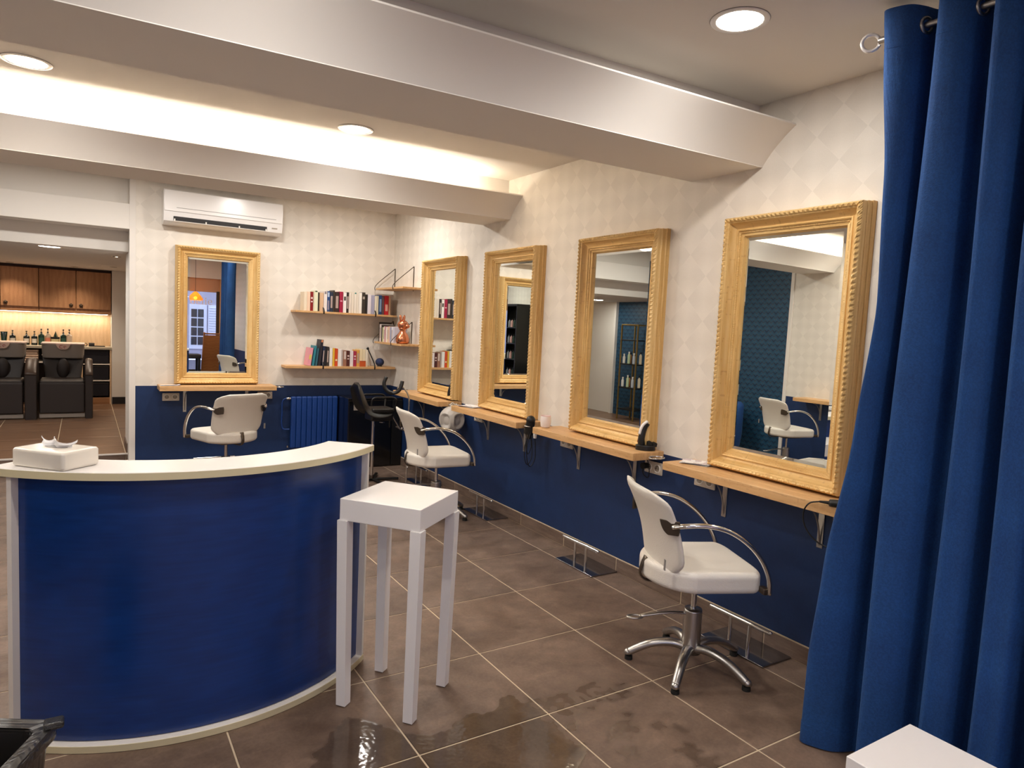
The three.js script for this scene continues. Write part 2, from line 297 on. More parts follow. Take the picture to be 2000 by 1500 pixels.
// beams run a little askew: z grows with x
function sweepX(profile, zAt) {                            // closed profile [z, y] carried from the left wall to the right wall
  const ringAt = (x) => profile.map(([z, y]) => V(x, y, z + zAt * (x - XW)));
  const g = loft([ringAt(XL - 0.02), ringAt(XW + 0.02)], true);
  return toCreasedNormals(g, 0.5);
}
function coveBeam(name, zb, zf, zLip, yBot, yLip, skew) {
  const b = struct(name), core = zf - 0.045, cv = new THREE.QuadraticBezierCurve(new THREE.Vector2(zf, yBot), new THREE.Vector2(zf + (zLip - zf) * 0.36, yBot + (yLip - yBot) * 0.56), new THREE.Vector2(zLip, yLip));
  part('beam_core', sweepX([[zb, yBot], [zb, YC + 0.01], [core, YC + 0.01], [core, yBot + 0.012], [core, yBot]], skew), M.plaster, b);
  const outer = [], inner = [];
  for (let i = 0; i <= 14; i++) { const p = cv.getPoint(i / 14), t = cv.getTangent(i / 14); outer.push([p.x, p.y]); inner.push([p.x - t.y * 0.012, p.y + t.x * 0.012]); }
  part('cove_moulding', sweepX([[core, yBot], ...outer, ...inner.reverse(), [core, yBot + 0.012]], skew), M.plaster, b);
  part('bead', sweepX([[zf - 0.012, yBot - 0.0015], [zf + 0.0015, yBot - 0.0015], [zf + 0.0015, yBot + 0.005], [zf - 0.012, yBot + 0.005]], skew), M.plaster, b);
  return b;
}
const SK = 0.043, SK2 = 0.055;
coveBeam('ceiling_beam_front', 0.448, 0.949, 1.141, 2.557, 2.738, SK);
coveBeam('ceiling_beam_rear', -2.085, -1.615, -1.427, 2.557, 2.728, SK2);
// stepped beams over the opening to the back room
const lintel = struct('ceiling_beam_opening');
part('lower_band', span(XL, XJ, 2.40, 2.64, ZB - 0.25, ZB + 0.0, 0.003), M.plaster, lintel);
part('upper_wall', span(XL, XJ, 2.64, YC + 0.01, ZR, ZB - 0.12), M.plaster, lintel);
part('inner_band', span(XL, XJ, 2.2, 2.41, ZR - 0.2, ZR, 0.003), M.plaster, lintel);
// back room walls
const wallRoom = struct('wall_back_room');
part('end_wall', span(XL, -1.5, 0, 2.4, -9.3, -9.12), M.plaster, wallRoom);
part('nib_wall', span(-2.505, -1.5, 0, 2.3, -9.12, ZBK), M.plaster, wallRoom);
part('side_wall', span(-1.66, -1.5, 0, 2.4, -9.3, -4.8), M.plaster, wallRoom);
part('closing_wall', span(-2.3, -1.5, 0, 2.9, -4.9, ZB - 0.1), M.plaster, wallRoom);
const baseRoom = struct('baseboard_back_room'); part('skirting', span(-2.5, -1.66, H2, H2 + 0.11, ZBK, ZBK + 0.012, 0.002), M.slot, baseRoom);
// front wall with the shop window (behind the camera; seen in the back-wall mirror)
const wallFront = struct('wall_front');
part('upper_wall', span(XL - 0.16, XW + 0.16, 2.42, YC, ZF, ZF + 0.25), M.whitePaint, wallFront);
part('lower_wall', span(XL - 0.16, XW + 0.16, -0.1, 0.3, ZF, ZF + 0.25), M.whitePaint, wallFront);
part('pier', span(XL - 0.16, -4.6, 0.3, 2.42, ZF, ZF + 0.25), M.whitePaint, wallFront);
part('pier', span(0.06, XW + 0.16, 0.3, 2.42, ZF, ZF + 0.25), std({ color: 0xcaa075, roughness: 0.6 }), wallFront);
part('soffit_board', span(-4.6, 0.06, 2.12, 2.42, ZF + 0.08, ZF + 0.2, 0.004), std({ color: 0xc79a78, roughness: 0.6 }), wallFront);
const win = struct('window_1');
for (const x of [-4.56, -2.9, -1.3, 0.03]) part('window_frame', span(x - 0.035, x + 0.035, 0.3, 2.14, ZF + 0.05, ZF + 0.11, 0.004), M.bronze, win);
part('window_frame', span(-4.6, 0.06, 0.3, 0.36, ZF + 0.05, ZF + 0.11, 0.004), M.bronze, win);
const glassMat = phy({ color: 0xffffff, transmission: 1, thickness: 0, roughness: 0, ior: 1.5 });
for (const [a, b] of [[-4.53, -2.93], [-2.87, -1.33], [-1.27, 0.0]]) part('pane', span(a, b, 0.36, 2.13, ZF + 0.078, ZF + 0.082), glassMat, win);

// ---------------------------------------------------------------- lamps
const LC = new THREE.Color(...WARM);
const lampRing = lathe([[0.088, 0], [0.092, -0.006], [0.112, -0.005], [0.116, 0.0], [0.088, 0]], 48), lampDisc = new THREE.CylinderGeometry(0.089, 0.089, 0.006, 48);
function downlight(x, z, label, y = YC, power = DOWN) {
  const t = thing('ceiling_downlight', label, 'ceiling light', [x, y, z], 0, 'round recessed ceiling downlights');
  part('trim_ring', lampRing, M.whiteGloss, t);
  part('diffuser', lampDisc, M.lamp, t).position.y = -0.001;
  const l = new THREE.RectAreaLight(LC, power, 0.155, 0.155); l.position.set(x, y - 0.0065, z); l.rotation.x = -Math.PI / 2; scene.add(l);
}
downlight(-0.666, 1.494, 'round ceiling downlight near the blue curtain, in front of the front beam');
downlight(-1.347, -1.066, 'round ceiling downlight between the two beams, above the middle of the salon');
downlight(-3.12, -1.066, 'round ceiling downlight between the two beams, at the left border of the photo');
downlight(-2.44, 1.494, 'round ceiling downlight above the blue reception counter, out of the picture');
downlight(-4.2, 1.494, 'round ceiling downlight in the front bay close to the left wall');
downlight(-4.75, -1.066, 'round ceiling downlight between the beams above the left wall station');
downlight(-0.5, -3.05, 'round ceiling downlight hidden behind the rear beam, nearest the book shelves');
downlight(-1.45, -3.05, 'round ceiling downlight hidden behind the rear beam, before the air conditioner');
downlight(-2.4, -3.05, 'round ceiling downlight hidden behind the rear beam, before the door jamb');
downlight(-3.35, -3.05, 'round ceiling downlight hidden behind the rear beam, before the step');
downlight(-4.35, -5.9, 'round ceiling downlight in the low back room ceiling beyond the left border', 2.205, DOWN * 0.6);
downlight(-1.5, 3.7, 'round ceiling downlight by the shop window behind the viewer');
downlight(-3.6, 3.7, 'round ceiling downlight by the black product cabinet behind the viewer');
downlight(-3.15, -4.66, 'round ceiling downlight in the low back room ceiling above the step', 2.205, DOWN * 0.5);
// light strip lying in the cove of the rear beam
{
  const len = 4.62, cx = XL + 0.15 + len / 2, turn = -Math.atan(SK2);
  const t = thing('cove_light_strip', 'long warm light strip hidden in the cove of the rear beam', 'light strip', [cx, 2.692, -1.427 - 0.1 + SK2 * (cx - XW)], turn);
  part('channel', box(len, 0.008, 0.022, 0, -0.004, 0, 0.001), M.steel, t);
  part('light_tape', box(len - 0.02, 0.003, 0.014, 0, 0.0015, 0, 0), M.lampStrip, t);
  const l = new THREE.RectAreaLight(new THREE.Color(1, 0.9, 0.76), STRIP, len - 0.02, 0.016); l.position.set(t.position.x, t.position.y + 0.006, t.position.z); l.rotation.order = 'YXZ'; l.rotation.set(Math.PI / 2, turn, 0); scene.add(l);
}

// ---------------------------------------------------------------- mirrors, shelves, wall fittings of the stations
// mirror built facing +Z, origin at the middle of its foot, back at z = 0
const MW = 0.80, MH = 1.385, RAIL = 0.1125, GW = MW - 2 * RAIL, GH = MH - 2 * RAIL;
function frameGeo() {
  // [inward, height off the wall, carved?]
  const prof = [[0, 0, 0], [0, 0.030, 0], [0.004, 0.034, 0], [0.004, 0.066, 0], [0.007, 0.07, 0], [0.007, 0.1, 0], [0.010, 0.107, 1], [0.018, 0.116, 1], [0.026, 0.112, 1], [0.031, 0.103, 0], [0.036, 0.101, 0], [0.041, 0.088, 0], [0.050, 0.074, 0], [0.060, 0.066, 0], [0.068, 0.064, 0], [0.0685, 0.07, 0], [0.073, 0.072, 0], [0.0775, 0.07, 0], [0.078, 0.064, 0], [0.083, 0.062, 2], [0.088, 0.061, 2], [0.0885, 0.055, 0], [0.104, 0.052, 0], [0.1045, 0.047, 0], [RAIL, 0.036, 0], [RAIL, 0.02, 0]];
  const parts = [];
  for (let side = 0; side < 4; side++) {
    const L = side % 2 ? MH : MW, n = Math.round(L / 0.0065), pos = [], idx = [], uv = [];
    for (let i = 0; i <= n; i++) for (let k = 0; k < prof.length; k++) {
      let [d, h, c] = prof[k];
      const s = -L / 2 + d + (L - 2 * d) * i / n;
      if (c === 1) { const a = s * 2 * Math.PI / 0.026; h += 0.0034 * Math.sin(a + (k - 7) * 1.1) * (k === 7 ? 1.2 : 0.8); d += 0.0016 * Math.cos(a * 2 + k); }
      if (c === 2) h += 0.0012 * (Math.sin(s * 2 * Math.PI / 0.013) > 0 ? 1 : -1);
      const e = (side % 2 ? MW : MH) / 2 - d;
      const p = side === 0 ? [s, -e] : side === 1 ? [e, s] : side === 2 ? [-s, e] : [-e, -s];
      pos.push(p[0], p[1] + MH / 2, h); uv.push(s + side * 0.31, d + h + side * 0.13);
    }
    for (let i = 0; i < n; i++) for (let k = 0; k < prof.length - 1; k++) { const a = i * prof.length + k, b = a + prof.length; idx.push(a, b, a + 1, b, b + 1, a + 1); }
    const g = new THREE.BufferGeometry(); g.setAttribute('position', new THREE.Float32BufferAttribute(pos, 3)); g.setAttribute('uv', new THREE.Float32BufferAttribute(uv, 2)); g.setIndex(idx); g.computeVertexNormals();
    parts.push(toCreasedNormals(g, 0.6));
  }
  return mergeGeometries(parts);
}
function mirrorGlass() {                                    // bevelled plate: flat centre, 22 mm bevel falling to the frame
  const b = 0.021, w = GW / 2 + 0.004, h = GH / 2 + 0.004, t = 0.0022, pos = [], y0 = MH / 2, O = [[-w, -h], [w, -h], [w, h], [-w, h]], I = O.map(([x, y]) => [x - Math.sign(x) * b, y - Math.sign(y) * b]);
  const q = (...v) => { for (const i of [0, 1, 2, 0, 2, 3]) pos.push(...v[i]); };
  const o = (p) => [p[0], p[1] + y0, 0.034], n = (p) => [p[0], p[1] + y0, 0.034 + t], k = (p) => [p[0], p[1] + y0, 0.028];
  q(n(I[0]), n(I[1]), n(I[2]), n(I[3]));
  for (let i = 0; i < 4; i++) { const j = (i + 1) % 4; q(o(O[i]), o(O[j]), n(I[j]), n(I[i])); q(k(O[i]), k(O[j]), o(O[j]), o(O[i])); }
  q(k(O[3]), k(O[2]), k(O[1]), k(O[0]));
  const g = new THREE.BufferGeometry(); g.setAttribute('position', new THREE.Float32BufferAttribute(pos, 3)); g.computeVertexNormals(); return g;
}
const YS = 0.903, YM = 0.908;
function makeMirror(label, pos, turn) {
  const t = thing('wall_mirror', label, 'mirror', pos, turn, 'gilt framed mirrors');
  part('frame', frameGeo(), M.gilt, t);
  part('glass', mirrorGlass(), M.mirror, t);
  part('backing', box(MW - 0.03, MH - 0.03, 0.02, 0, MH / 2, 0.013, 0.002), M.cabinetWood, t);
  return t;
}
const m4 = makeMirror('large gilt mirror nearest the blue curtain, reflecting a white chair and blue patterned wall', [XW, YM, 1.205], -Math.PI / 2);
const mirrorAt = (label, pos, turn) => copyOf(m4, 'wall_mirror', label, pos, turn);
mirrorAt('gilt mirror with hair clippers at its foot, reflecting a dark blue shelf corner', [XW, YM, -0.1], -Math.PI / 2);
mirrorAt('gilt mirror reflecting another gilt mirror, above the shelf with a hanging hair dryer cable', [XW, YM, -1.44], -Math.PI / 2);
mirrorAt('gilt mirror closest to the room corner, reflecting rows of books', [XW, YM, -2.75], -Math.PI / 2);
mirrorAt('gilt mirror on the back wall under the air conditioner, reflecting the blue curtain', [-1.7, YM, ZB], 0.016);

// wooden shelf, origin at the wall, depth towards +Z, plus two steel brackets as parts
function makeShelf(label, pos, turn) {
  const t = thing('console_shelf', label, 'shelf', pos, turn, 'thick oak shelves under the mirrors');
  part('board', uvm(box(1.1, 0.047, 0.258, 0, YS - 0.0235, 0.131, 0.003), 0), M.oak, t);
  for (const x of [-0.3, 0.3]) {
    const f = part('bracket', merge([box(0.032, 0.24, 0.005, x, YS - 0.047 - 0.12, 0.0045, 0.001), box(0.032, 0.005, 0.2, x, YS - 0.0497, 0.1, 0.001), bar([V(x, YS - 0.27, 0.008), V(x, YS - 0.17, 0.03), V(x, YS - 0.09, 0.085), V(x, YS - 0.054, 0.18)], 0.005, 0.004, 16, 8, V(1, 0, 0))]), M.steel, t);
    part('screw', cyl(0.005, 0.005, 0.004, 0, 0, 0, 10).rotateX(Math.PI / 2).translate(x, YS - 0.27, 0.008), M.chrome, f);
  }
  return t;
}
const s4 = makeShelf('thick oak shelf nearest the blue curtain, with papers and a black styling iron', [XW, 0, 1.17], -Math.PI / 2);
copyOf(s4, 'console_shelf', 'thick oak shelf carrying the hair clippers in their charging stand', [XW, 0, -0.18], -Math.PI / 2);
copyOf(s4, 'console_shelf', 'thick oak shelf with a magazine, cables dangling from its near end', [XW, 0, -1.51], -Math.PI / 2);
copyOf(s4, 'console_shelf', 'thick oak shelf nearest the room corner, beside the child seat', [XW, 0, -2.89], -Math.PI / 2);
copyOf(s4, 'console_shelf', 'thick oak shelf on the back wall above the white chair', [-1.7, 0, ZB], 0);
copyOf(s4, 'console_shelf', 'thick oak shelf on the opposite wall, seen only in the largest mirror', [XL, 0, -1.62], Math.PI / 2);

// double wall sockets
const socketGeo = box(0.155, 0.078, 0.012, 0, 0, 0.006, 0.004), ringGeo = new THREE.TorusGeometry(0.0245, 0.004, 8, 28), holeGeo = new THREE.CylinderGeometry(0.022, 0.022, 0.002, 24).rotateX(Math.PI / 2), pinGeo = new THREE.CylinderGeometry(0.0035, 0.0035, 0.012, 10).rotateX(Math.PI / 2), slotGeo = new THREE.CylinderGeometry(0.003, 0.003, 0.003, 10).rotateX(Math.PI / 2);
const so = thing('wall_socket', 'double wall socket under the oak shelf nearest the curtain', 'socket', [XW - 0.0015, 0.79, 0.72], -Math.PI / 2, 'double wall sockets');
part('plate', socketGeo, M.socket, so);
for (const x of [-0.037, 0.037]) {
  part('socket_well', holeGeo, M.socketHole, so).position.set(x, 0, 0.0122);
  const r = part('socket_ring', ringGeo, M.whitePaint, so); r.position.set(x, 0, 0.012);
  part('earth_pin', pinGeo, M.steel, r).position.set(0, 0.011, 0.004);
  part('contact_hole', slotGeo, M.slot, r).position.set(-0.0095, 0, 0.001); part('contact_hole', slotGeo, M.slot, r).position.set(0.0095, 0, 0.001);
}
const sock = (label, pos, turn = -Math.PI / 2) => copyOf(so, 'wall_socket', label, pos, turn);
sock('wall socket under the near end of the clippers shelf, a black plug beside it', [XW - 0.0015, 0.785, 0.295]);
sock('double wall socket under the far half of the clippers shelf', [XW - 0.0015, 0.79, -0.63]);
sock('double wall socket under the far end of the magazine shelf', [XW - 0.0015, 0.795, -1.99]);
sock('wall socket half hidden by the curtain under the styling iron', [XW - 0.0015, 0.79, 1.61]);
sock('double wall socket under the back wall shelf, left of the bracket', [-2.127, 0.772, ZB + 0.0015], 0);
sock('double wall socket under the back wall shelf, behind the chair back', [-1.215, 0.78, ZB + 0.0015], 0);

// oval chrome holder rings on the shelf ends
const holder = thing('ring_holder', 'small oval chrome holder ring on the near end of the clippers shelf', 'ring holder', [0.1, 0.878, 0.366], 0, 'chrome holder rings on shelf ends');
part('ring', new THREE.TorusGeometry(0.052, 0.005, 8, 36).rotateX(Math.PI / 2).scale(1, 1, 0.85).translate(0, 0.002, 0.062), M.chrome, holder);
part('arm', box(0.012, 0.02, 0.02, 0, -0.006, 0.01, 0.002), M.darkSteel, holder);
copyOf(holder, 'ring_holder', 'small oval chrome holder ring on the shelf end above the white ball-shaped hood', [0.1, 0.878, -2.344], 0);
copyOf(holder, 'ring_holder', 'small oval chrome holder ring at the right end of the back wall shelf', [-1.154, 0.878, ZB + 0.12], Math.PI / 2);

// ---------------------------------------------------------------- salon chairs (forward = +X)
function makeChair(label) {
  const t = thing('salon_chair', label, 'chair', [0, 0, 0], 0, 'white hydraulic salon chairs');
  // seat
  const sh = new THREE.Shape(); sh.moveTo(0.18, -0.245); sh.bezierCurveTo(0.22, -0.24, 0.236, -0.19, 0.236, -0.11); sh.lineTo(0.236, 0.11); sh.bezierCurveTo(0.236, 0.19, 0.22, 0.24, 0.18, 0.245); sh.lineTo(-0.1, 0.245); sh.bezierCurveTo(-0.2, 0.225, -0.275, 0.12, -0.275, 0); sh.bezierCurveTo(-0.275, -0.12, -0.2, -0.225, -0.1, -0.245); sh.closePath();
  const sg = extr(sh, 0.046, 0.028, 6, 20).rotateX(Math.PI / 2).translate(0, 0.532, 0);
  part('seat', uvm(sg), M.vinyl, t);
  part('seat_plate', box(0.24, 0.02, 0.22, 0.0, 0.44, 0, 0.006), M.darkSteel, t);
  // backrest: stacked rounded sections, wrapped round the sitter and leaning back
  const rings = [], NV = 26, NU = 36;
  for (let i = 0; i <= NV; i++) {
    const v = i / NV, up = Math.sin(v * Math.PI / 2 * 1.0);
    let w = 0.262 * Math.pow(Math.sin(Math.min(1, v / 0.34 + 0.06) * Math.PI / 2), 0.75);
    if (v > 0.86) w -= 0.1 * Math.pow((v - 0.86) / 0.14, 2.6);
    w *= 0.93 + 0.07 * v;
    const th = (v < 0.06 ? 0.008 + v / 0.06 * 0.014 : v > 0.94 ? 0.022 - (v - 0.94) / 0.06 * 0.013 : 0.022), y = 0.475 + 0.445 * v, x0 = -0.21 - 0.1 * v - 0.035 * v * v * v + 0.018 * Math.sin(v * Math.PI);
    rings.push(Array.from({ length: NU }, (_, j) => { const a = j / NU * 2 * Math.PI, z = w * Math.cos(a) * (1 - 0.0), k = Math.abs(Math.cos(a)) > 0.98 ? 0.8 : 1; return V(x0 + 0.85 * z * z + th * Math.sign(Math.sin(a)) * Math.pow(Math.abs(Math.sin(a)), 0.55) * k, y, z); }));
  }
  part('backrest', uvm(mergeVertices(loft(rings))), M.vinyl, t);
  part('back_bracket', bar([V(-0.262, 0.56, 0), V(-0.278, 0.52, 0), V(-0.285, 0.475, 0), V(-0.26, 0.446, 0), V(-0.1, 0.438, 0)], (u) => 0.02 - 0.007 * Math.min(1, u * 3), 0.006, 24, 10, V(0, 0, 1)), M.darkSteel, t);
  part('maker_plate', box(0.003, 0.05, 0.018, -0.258, 0.6, 0.235, 0.001), M.grey, t);
  for (const s of [-1, 1]) {
    const arm = part('armrest', bar([V(-0.24, 0.778, 0.25 * s), V(-0.19, 0.792, 0.282 * s), V(-0.1, 0.798, 0.3 * s), V(0.01, 0.772, 0.302 * s), V(0.115, 0.705, 0.297 * s), V(0.188, 0.622, 0.288 * s), V(0.226, 0.54, 0.279 * s), V(0.234, 0.475, 0.272 * s)], 0.0155, 0.0105, 44, 12, V(0, 0, 1)), M.chrome, t);
    const br = new THREE.Shape(); br.moveTo(-0.05, 0.022); br.lineTo(0.05, 0.03); br.quadraticCurveTo(0.058, 0.0, 0.05, -0.034); br.lineTo(0.0, -0.04); br.quadraticCurveTo(-0.035, -0.03, -0.05, 0.022);
    part('arm_bracket', extr(br, 0.007, 0.002).rotateY(s > 0 ? -0.927 : -2.214).translate(-0.243, 0.776, 0.225 * s), M.darkSteel, arm);
    part('arm_fixing', box(0.03, 0.03, 0.05, 0.22, 0.484, 0.25 * s, 0.006), M.darkSteel, t);
  }
  // pump and star base
  part('piston', cyl(0.014, 0.014, 0.15, 0, 0.36, 0), M.chrome, t);
  part('column', lathe([[0, 0.075], [0.05, 0.075], [0.046, 0.11], [0.0445, 0.285], [0.042, 0.296], [0.02, 0.298], [0, 0.298]], 36), M.steel, t);
  part('pump_lever', merge([bar([V(-0.04, 0.272, 0.0), V(-0.13, 0.278, 0.005), V(-0.265, 0.262, 0.0)], 0.011, 0.007, 14, 10, V(0, 0, 1)), new THREE.TorusGeometry(0.026, 0.0075, 8, 24).rotateX(Math.PI / 2).scale(1.3, 0.8, 0.8).translate(-0.298, 0.257, 0)]), M.steel, t);
  const lg = bar([V(0.02, 0.095, 0), V(0.09, 0.112, 0), V(0.19, 0.095, 0), V(0.265, 0.058, 0), V(0.302, 0.034, 0)], (u) => 0.027 - 0.006 * u, (u) => 0.021 - 0.002 * u, 24, 14, V(0, 0, 1)), cap = new THREE.SphereGeometry(0.021, 16, 10).scale(1, 0.85, 1).translate(0.302, 0.036, 0), fg = cyl(0.019, 0.02, 0.018, 0.298, 0.009, 0, 18);
  const legGeo = merge([lg, cap]);
  for (let k = 0; k < 5; k++) {
    const l = part('base_leg', legGeo, M.steel, t); l.rotation.y = -(5 + 72 * k) * Math.PI / 180 + (t.userData.baseTurn ?? 0);
    part('foot', fg, M.rubber, l);
  }
  return t;
}
const ch4 = makeChair('white salon chair in front of the large mirror by the curtain, whole star base visible');
ch4.position.set(-0.33, 0, 1.18); ch4.rotation.y = -0.42;
for (const c of ch4.children) if (c.name === 'base_leg') c.rotation.y += 0.42;
copyOf(ch4, 'salon_chair', 'white salon chair partly hidden behind the tall white pedestal table', [-0.32, 0, -1.74], -0.1);
const ch0 = copyOf(ch4, 'salon_chair', 'white salon chair seen from behind, facing the back wall mirror', [-1.74, 0, -3.33], Math.PI / 2 + 0.36);
void ch0;
copyOf(ch4, 'salon_chair', 'white salon chair seen only in the largest mirror, facing the opposite wall', [-4.3, 0, -1.9], Math.PI + 0.25);

// ---------------------------------------------------------------- footrests
const fr = thing('footrest', 'chrome footrest on a mirrored plate in front of the chair nearest the curtain', 'footrest', [0.1, 0, 1.17], 0, 'chrome footrests along the right wall');
part('base_plate', box(0.235, 0.008, 0.405, 0, 0.006, 0, 0.003), std({ color: 0x9a9aa0, roughness: 0.1, metalness: 1 }), fr);
part('crossbar', new THREE.CapsuleGeometry(0.0115, 0.38, 6, 16).rotateX(Math.PI / 2).translate(-0.06, 0.165, 0), M.chrome, fr);
for (const z of [-0.055, 0.065]) part('post', cyl(0.0095, 0.0095, 0.155, -0.06, 0.086, z, 16), M.chrome, fr);
copyOf(fr, 'footrest', 'middle chrome footrest standing alone by the skirting between two chairs', [0.1, 0, -0.185], 0);
copyOf(fr, 'footrest', 'chrome footrest farthest along the wall that shows beside the white pedestal table', [0.105, 0, -1.6], 0);
copyOf(fr, 'footrest', 'chrome footrest by the back wall, its bar showing just above the blue counter', [-1.74, 0, -4.035], Math.PI / 2);
copyOf(fr, 'footrest', 'chrome footrest glimpsed under the seat of the partly hidden chair', [0.095, 0, -2.87], 0);

// ---------------------------------------------------------------- reception counter
{
  const CX = -2.455, CZ = -0.268, A0 = 43, A1 = 131.3, H = 1.047;
  const t = thing('reception_counter', 'curved blue reception counter with a white top', 'reception counter', [CX, 0, CZ]);
  const seg = (r0, r1, y0, y1, a0, a1, mat, name, n = 72, scaleUV = 1) => {
    const rings = [];
    for (let i = 0; i <= n; i++) { const a = (a0 + (a1 - a0) * i / n) * Math.PI / 180, c = Math.cos(a), s = Math.sin(a), b = 0.0025; rings.push([[r0, y0 + b], [r0 + b, y0], [r1 - b, y0], [r1, y0 + b], [r1, y1 - b], [r1 - b, y1], [r0 + b, y1], [r0, y1 - b]].map(([r, y]) => V(r * c, y, r * s))); }
    const g = toCreasedNormals(loft(rings), 0.7), p = g.attributes.position, uv = g.attributes.uv;
    for (let i = 0; i < p.count; i++) uv.setXY(i, Math.atan2(p.getZ(i), p.getX(i)) * r1 * 0.7, p.getY(i) * 0.7);
    return part(name, g, mat, t);
  };
  seg(0.925, 0.955, 0.03, H - 0.03, A0 + 1.1, A1 - 1.1, M.deskBlue, 'front_panel');
  const top = seg(0.765, 0.995, H - 0.03, H, A0 - 1.4, A1 + 4, M.whiteGloss, 'counter_top');
  part('edge_band', (() => { const rings = []; for (let i = 0; i <= 72; i++) { const a = (A0 - 1.4 + (A1 - A0 + 5.4) * i / 72) * Math.PI / 180; rings.push([[0.9935, H - 0.029], [0.9965, H - 0.029], [0.9965, H - 0.002], [0.9935, H - 0.002]].map(([r, y]) => V(r * Math.cos(a), y, r * Math.sin(a)))); } return toCreasedNormals(loft(rings), 0.7); })(), M.cream, top);
  const plinth = seg(0.92, 0.985, 0.002, 0.028, A0, A1, M.whitePaint, 'plinth_rail');
  part('edge_band', (() => { const rings = []; for (let i = 0; i <= 72; i++) { const a = (A0 + (A1 - A0) * i / 72) * Math.PI / 180; rings.push([[0.984, 0.002], [0.9868, 0.002], [0.9868, 0.027], [0.984, 0.027]].map(([r, y]) => V(r * Math.cos(a), y, r * Math.sin(a)))); } return toCreasedNormals(loft(rings), 0.7); })(), M.cream, plinth);
  for (const [a, k] of [[A0, 1], [A1, -1]]) {
    const e = seg(0.70, 0.985, 0.028, H - 0.03, k > 0 ? a : a - 1.1, k > 0 ? a + 1.1 : a, M.whitePaint, 'end_panel', 3);
    const r = a * Math.PI / 180; void r; void e;
  }
  seg(0.70, 0.925, 0.55, 0.572, A0 + 1.1, A1 - 1.1, M.whiteGloss, 'inner_shelf');
}
{ // tissue box
  const t = thing('tissue_box', 'white rectangular tissue box on the blue counter, a tissue sticking out', 'tissue box', [-2.957, 1.047, 0.47], -0.82);
  part('cover', box(0.232, 0.068, 0.155, 0, 0.034, 0, 0.012, 4), M.ceramic, t);
  part('slot', cyl(0.02, 0.02, 0.002, 0, 0.0682, 0, 24).scale(2.4, 1, 1), M.grey, t);
  const g = new THREE.PlaneGeometry(0.15, 0.06, 20, 8), p = g.attributes.position;
  for (let i = 0; i < p.count; i++) { const x = p.getX(i), y = p.getY(i) + 0.03; p.setXYZ(i, x * (0.7 + 6 * y) + 0.004 * Math.sin(y * 200), y * (0.75 + 0.25 * Math.cos(x * 70)) * 0.75, 0.012 * Math.sin(x * 75) + 0.25 * y * Math.sin(x * 40 + 1) - 0.1 * y); }
  g.computeVertexNormals();
  part('tissue', g.translate(0, 0.062, 0), std({ color: 0xf4f1ee, roughness: 0.9, side: THREE.DoubleSide }), t);
}
// ---------------------------------------------------------------- tall white pedestal table and the low one by the curtain
{
  const t = thing('pedestal_table', 'tall narrow white table with four slim legs beside the blue counter', 'side table', [-1.72, 0, 0.76], -0.895);
  part('top_block', box(0.37, 0.092, 0.37, 0, 0.849, 0, 0.003), M.whiteGloss, t);
  for (const x of [-1, 1]) for (const z of [-1, 1]) {
    const c = (k, s) => [[-s, -s], [s, -s], [s, s], [-s, s]].map(([a, b]) => V(x * k + a, 0, z * k + b));
    const r0 = c(0.158, 0.0215).map((p) => p.setY(0.004)), r1 = c(0.168, 0.0235).map((p) => p.setY(0.804));
    const l = part('leg', toCreasedNormals(loft([r1, r0]), 0.3), M.whiteGloss, t);
    part('foot_pad', box(0.03, 0.004, 0.03, x * 0.158, 0.002, z * 0.158, 0), M.rubber, l);
  }
}
{
  const t = thing('low_table', 'white low table at the lower right corner in front of the curtain', 'side table', [-0.815, 0, 2.57], 0);
  part('top_block', box(0.35, 0.06, 0.40, 0, 0.4, 0, 0.003), M.whiteGloss, t);
  for (const x of [-0.15, 0.15]) for (const z of [-0.175, 0.175]) part('leg', box(0.04, 0.37, 0.04, x, 0.185, z, 0.002), M.whiteGloss, t);
}
{ // black open bin at the lower left corner
  const t = thing('open_bin', 'black shiny open bin with a thick rim at the lower left corner', 'bin', [-3.155, 0, 1.275], 0.0);
  const u = V(-0.86, 0, -0.51), v = V(-0.42, 0, 0.907), w = 0.17, d = 0.19;
  const ring = (a, b, y) => { const r = 0.03, o = []; for (const [sx, sz, st] of [[-1, -1, 180], [1, -1, 270], [1, 1, 0], [-1, 1, 90]]) for (let k = 0; k <= 4; k++) { const an = (st + 90 * k / 4) * Math.PI / 180; o.push(u.clone().multiplyScalar(sx * (a - r) + r * Math.cos(an)).addScaledVector(v, sz * (b - r) + r * Math.sin(an)).setY(y)); } return o; };
  const wall = [ring(w * 0.72, d * 0.72, 0.004), ring(w * 0.9, d * 0.9, 0.40), ring(w * 0.985, d * 0.985, 0.41), ring(w, d, 0.418), ring(w, d, 0.443), ring(w * 0.985, d * 0.985, 0.45), ring(w - 0.042, d - 0.042, 0.447), ring(w - 0.048, d - 0.048, 0.435), ring(w * 0.65, d * 0.66, 0.02)];
  const bag = phy({ color: 0x1b1917, roughness: 0.28, clearcoat: 0.7, clearcoatRoughness: 0.2, bumpMap: tex(256, 256, (a, b) => 255 * noise(a * 14, b * 14, 14, 14), false, 2), bumpScale: 0.004 });
  part('body', toCreasedNormals(loft(wall, true), 0.6), bag, t);
  const cn = u.clone().multiplyScalar(-w).addScaledVector(v, -d);
  part('corner_lug', at(new RoundedBoxGeometry(0.05, 0.02, 0.045, 2, 0.008), cn.x - 0.016, 0.455, cn.z + 0.022), bag, t);
}

